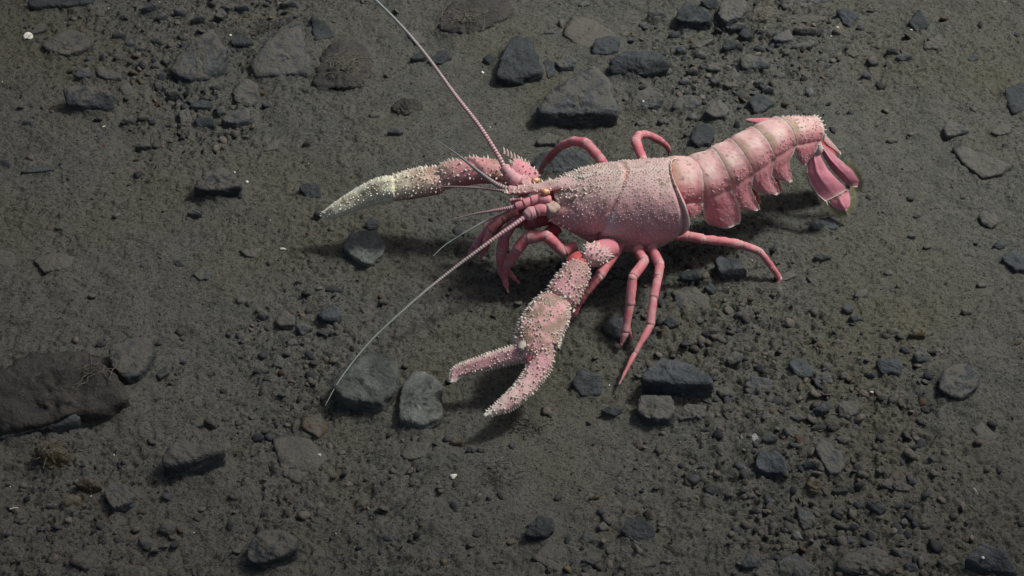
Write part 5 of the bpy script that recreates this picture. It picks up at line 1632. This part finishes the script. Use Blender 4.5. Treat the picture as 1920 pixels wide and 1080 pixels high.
# ------------------------------------------------------------------ small finds on the sea floor
def plain(name, c, rough=0.6, vary=0.25):
    m, nt, bs = new_mat(name)
    tc = nd(nt, "ShaderNodeTexCoord")
    n = nd(nt, "ShaderNodeTexNoise", Scale=500.0, Detail=4.0)
    nt.links.new(tc.outputs["Object"], n.inputs["Vector"])
    r = ramp(nt, n.outputs[0], [(0.3, tuple(x * (1 - vary) for x in c)), (0.7, tuple(x * (1 + vary) for x in c))])
    nt.links.new(r.outputs[0], bs.inputs["Base Color"])
    bs.inputs["Roughness"].default_value = rough
    return m


M_SHELLW = plain("bleached_shell", (0.62, 0.60, 0.53))
M_TUBE = plain("silty_tube", (0.105, 0.094, 0.068), 0.9)
M_CAST = plain("dark_worm_cast", (0.055, 0.050, 0.042), 0.9)
M_NEEDLE = plain("pale_needle", (0.50, 0.47, 0.40))


def chip(px, py, w, label, mat=M_SHELLW, seed=1, group=None, z=0.0):
    """small cupped flake of shell"""
    r = np.random.default_rng(seed)
    nu, nv = 7, 12
    V = []
    for a in range(nu):
        q = a / (nu - 1)
        for b in range(nv):
            f = b / nv * 2 * math.pi
            rad = w * q * (1 + 0.22 * math.sin(3 * f + seed) * q + r.normal(0, 0.04))
            V.append((rad * math.cos(f), 0.7 * rad * math.sin(f), w * 0.45 * (1 - q * q)))
    V = np.array(V)
    F = grid_faces(nu, nv, True)
    low = V.copy(); low[:, 2] -= w * 0.16
    m = len(V)
    i = np.arange(nv) + (nu - 1) * nv; j = np.roll(i, -1)
    F = np.vstack([F, F[:, ::-1] + m, np.stack([i, j, j + m], -1), np.stack([i, j + m, i + m], -1)])
    V = np.vstack([V, low])
    ang = r.uniform(0, 6.28); ca, sa = math.cos(ang), math.sin(ang)
    V = np.stack([V[:, 0] * ca - V[:, 1] * sa, V[:, 0] * sa + V[:, 1] * ca, V[:, 2] + V[:, 1] * 0.3], -1)
    p = at_ground(px, py, z)
    p[2] = max(p[2], float(ground_full(np.array([p[0]]), np.array([p[1]]))[0]) + 0.0006) if z == 0 else p[2]
    return tag(obj("shell_fragment", mesh_np("shell_fragment", V, F), mat, loc=p), label, "shell", group)


chip(850, 895, .0022, "white shell chip on the silt below the near claw tip", seed=1)
chip(905, 137, .0017, "tiny white shell chip left of the tall dark rock", seed=2)
chip(1708, 60, .0012, "tiny pale shell chip left of the black peaked stone", seed=3)
chip(1570, 55, .0014, "pale shell chip near the tooth-shaped stone", seed=4, mat=M_NEEDLE)
chip(530, 467, .0022, "yellowish shell chip on the silt left of the far claw's shadow", seed=5, mat=M_NEEDLE)
chip(578, 671, .0024, "grey white flake beside the big pale mottled stone", seed=6, mat=M_NEEDLE)
chip(195, 240, .0014, "small pale flake in the upper left silt", seed=7, mat=M_NEEDLE)


def bead(px, py, z, r, label):
    V, F = ICO[3]
    V = V * np.array([1, 1, 0.85]) * r * (1 + 0.15 * fbm3(V * 1.5, 2, px))[:, None]
    return tag(obj("white_bead", mesh_np("white_bead", V, F), M_SHELLW, loc=at_ground(px, py, z)), label, "bead")


bead(432, 66, .010, .0011, "white bead on the round blackish stone between two slabs")
bead(463, 341, .004, .0012, "white bead beside the rounded grey rock on the left")
bead(1206, 190, .010, .0009, "white bead on the grey stone right of the biggest boulder")
bead(1843, 1046, .012, .0010, "white bead on the black-sided rock in the corner")
bead(440, 323, .009, .0008, "tiny white bead on top of the rounded grey rock")

# coiled snail shell
tt = np.linspace(0, 1, 90)
ang = tt * 2.6 * 2 * math.pi
rad = 0.0030 * (0.12 + 0.88 * tt ** 1.3)
path = np.stack([rad * np.cos(ang), rad * np.sin(ang), 0.0022 * (1 - tt)], -1)
V, F, O, u = sweep(path, 0.0002 + 0.0014 * tt ** 1.2, 0.0002 + 0.0014 * tt ** 1.2, 12)
snail = obj("snail_shell", mesh_np("snail_shell", V, F), M_SHELLW, loc=at_ground(54, 69, 0.003))
snail.rotation_euler = (0.5, 0.2, 0.4)
tag(snail, "tiny coiled pale snail shell at the far upper left", "shell")


# strands: tubes of worms on rocks and dark casts on the silt
def strands(name, px, py, z, spread, n, length, r, mat, label, cat, seed, curl=1.0, rise=0.002):
    g_ = np.random.default_rng(seed)
    Vs = []; Fs = []; off = 0
    c0 = at_ground(px, py, z)
    for k in range(n):
        p = np.array([g_.normal(0, spread), g_.normal(0, spread * 0.7), g_.uniform(0, rise)])
        d = g_.uniform(0, 6.28); P = [p.copy()]
        for s_ in range(7):
            d += g_.normal(0, 0.7 * curl)
            p = p + np.array([math.cos(d), math.sin(d), g_.normal(0, 0.25)]) * length / 7
            P.append(p.copy())
        pa = catmull(P, 22)
        V, F, O, u = sweep(pa, np.full(22, r) * (1 - 0.5 * np.linspace(0, 1, 22)), np.full(22, r), 6)
        Vs.append(V); Fs.append(F + off); off += len(V)
    o = obj(name, mesh_np(name, np.concatenate(Vs), np.concatenate(Fs)), mat, loc=c0)
    o["kind"] = "stuff"
    o["label"] = label
    return o


strands("worm_tubes", 655, 120, .016, .009, 26, .016, .00035, M_TUBE, "pale tangle of worm tubes on the reddish brown rock", "tubes", 1)
strands("worm_tubes", 870, 30, .016, .009, 18, .016, .00035, M_TUBE, "pale tangle of worm tubes on the brown rock at the top", "tubes", 2)
strands("worm_tubes", 180, 690, .020, .007, 14, .018, .00035, M_TUBE, "thin tan worm tubes on the large brown slab", "tubes", 3)
strands("worm_casts", 978, 796, .002, .006, 26, .008, .00035, M_CAST, "dark squiggly worm casts right of the near claw tip", "casts", 4)
strands("worm_casts", 934, 890, .002, .007, 26, .008, .00030, M_CAST, "dark squiggly worm casts on the smooth silt below the claw", "casts", 5)
strands("worm_casts", 505, 50, .003, .008, 22, .008, .00035, M_CAST, "dark tangle of casts behind the wide flat slab", "casts", 6)
strands("worm_tubes", 92, 845, .016, .007, 20, .010, .0003, M_TUBE, "fuzzy tubes on the knobbly olive lump", "tubes", 7)
strands("worm_tubes", 1433, 25, .014, .007, 22, .010, .0003, M_TUBE, "fuzzy strands on the silt covered lump in the top pile", "tubes", 8)


def needle(a, b, r, label):
    A, B = at_ground(*a, 0.003), at_ground(*b, 0.002)
    V, F, O, u = sweep(catmull([A, (A + B) / 2 + np.array([0, 0, .0006]), B], 14) - A, np.linspace(r, r * 0.5, 14), np.linspace(r, r * 0.5, 14), 7)
    return tag(obj("spine_needle", mesh_np("spine_needle", V, F), M_NEEDLE, loc=A), label, "needle")


needle((1826, 915), (1834, 928), .0003, "thin pale needle lying on the lower right silt")
needle((18, 955), (34, 952), .0004, "short white needle near the lower left edge")
needle((548, 838), (560, 826), .0002, "fine pale needle on the thin flat plate")
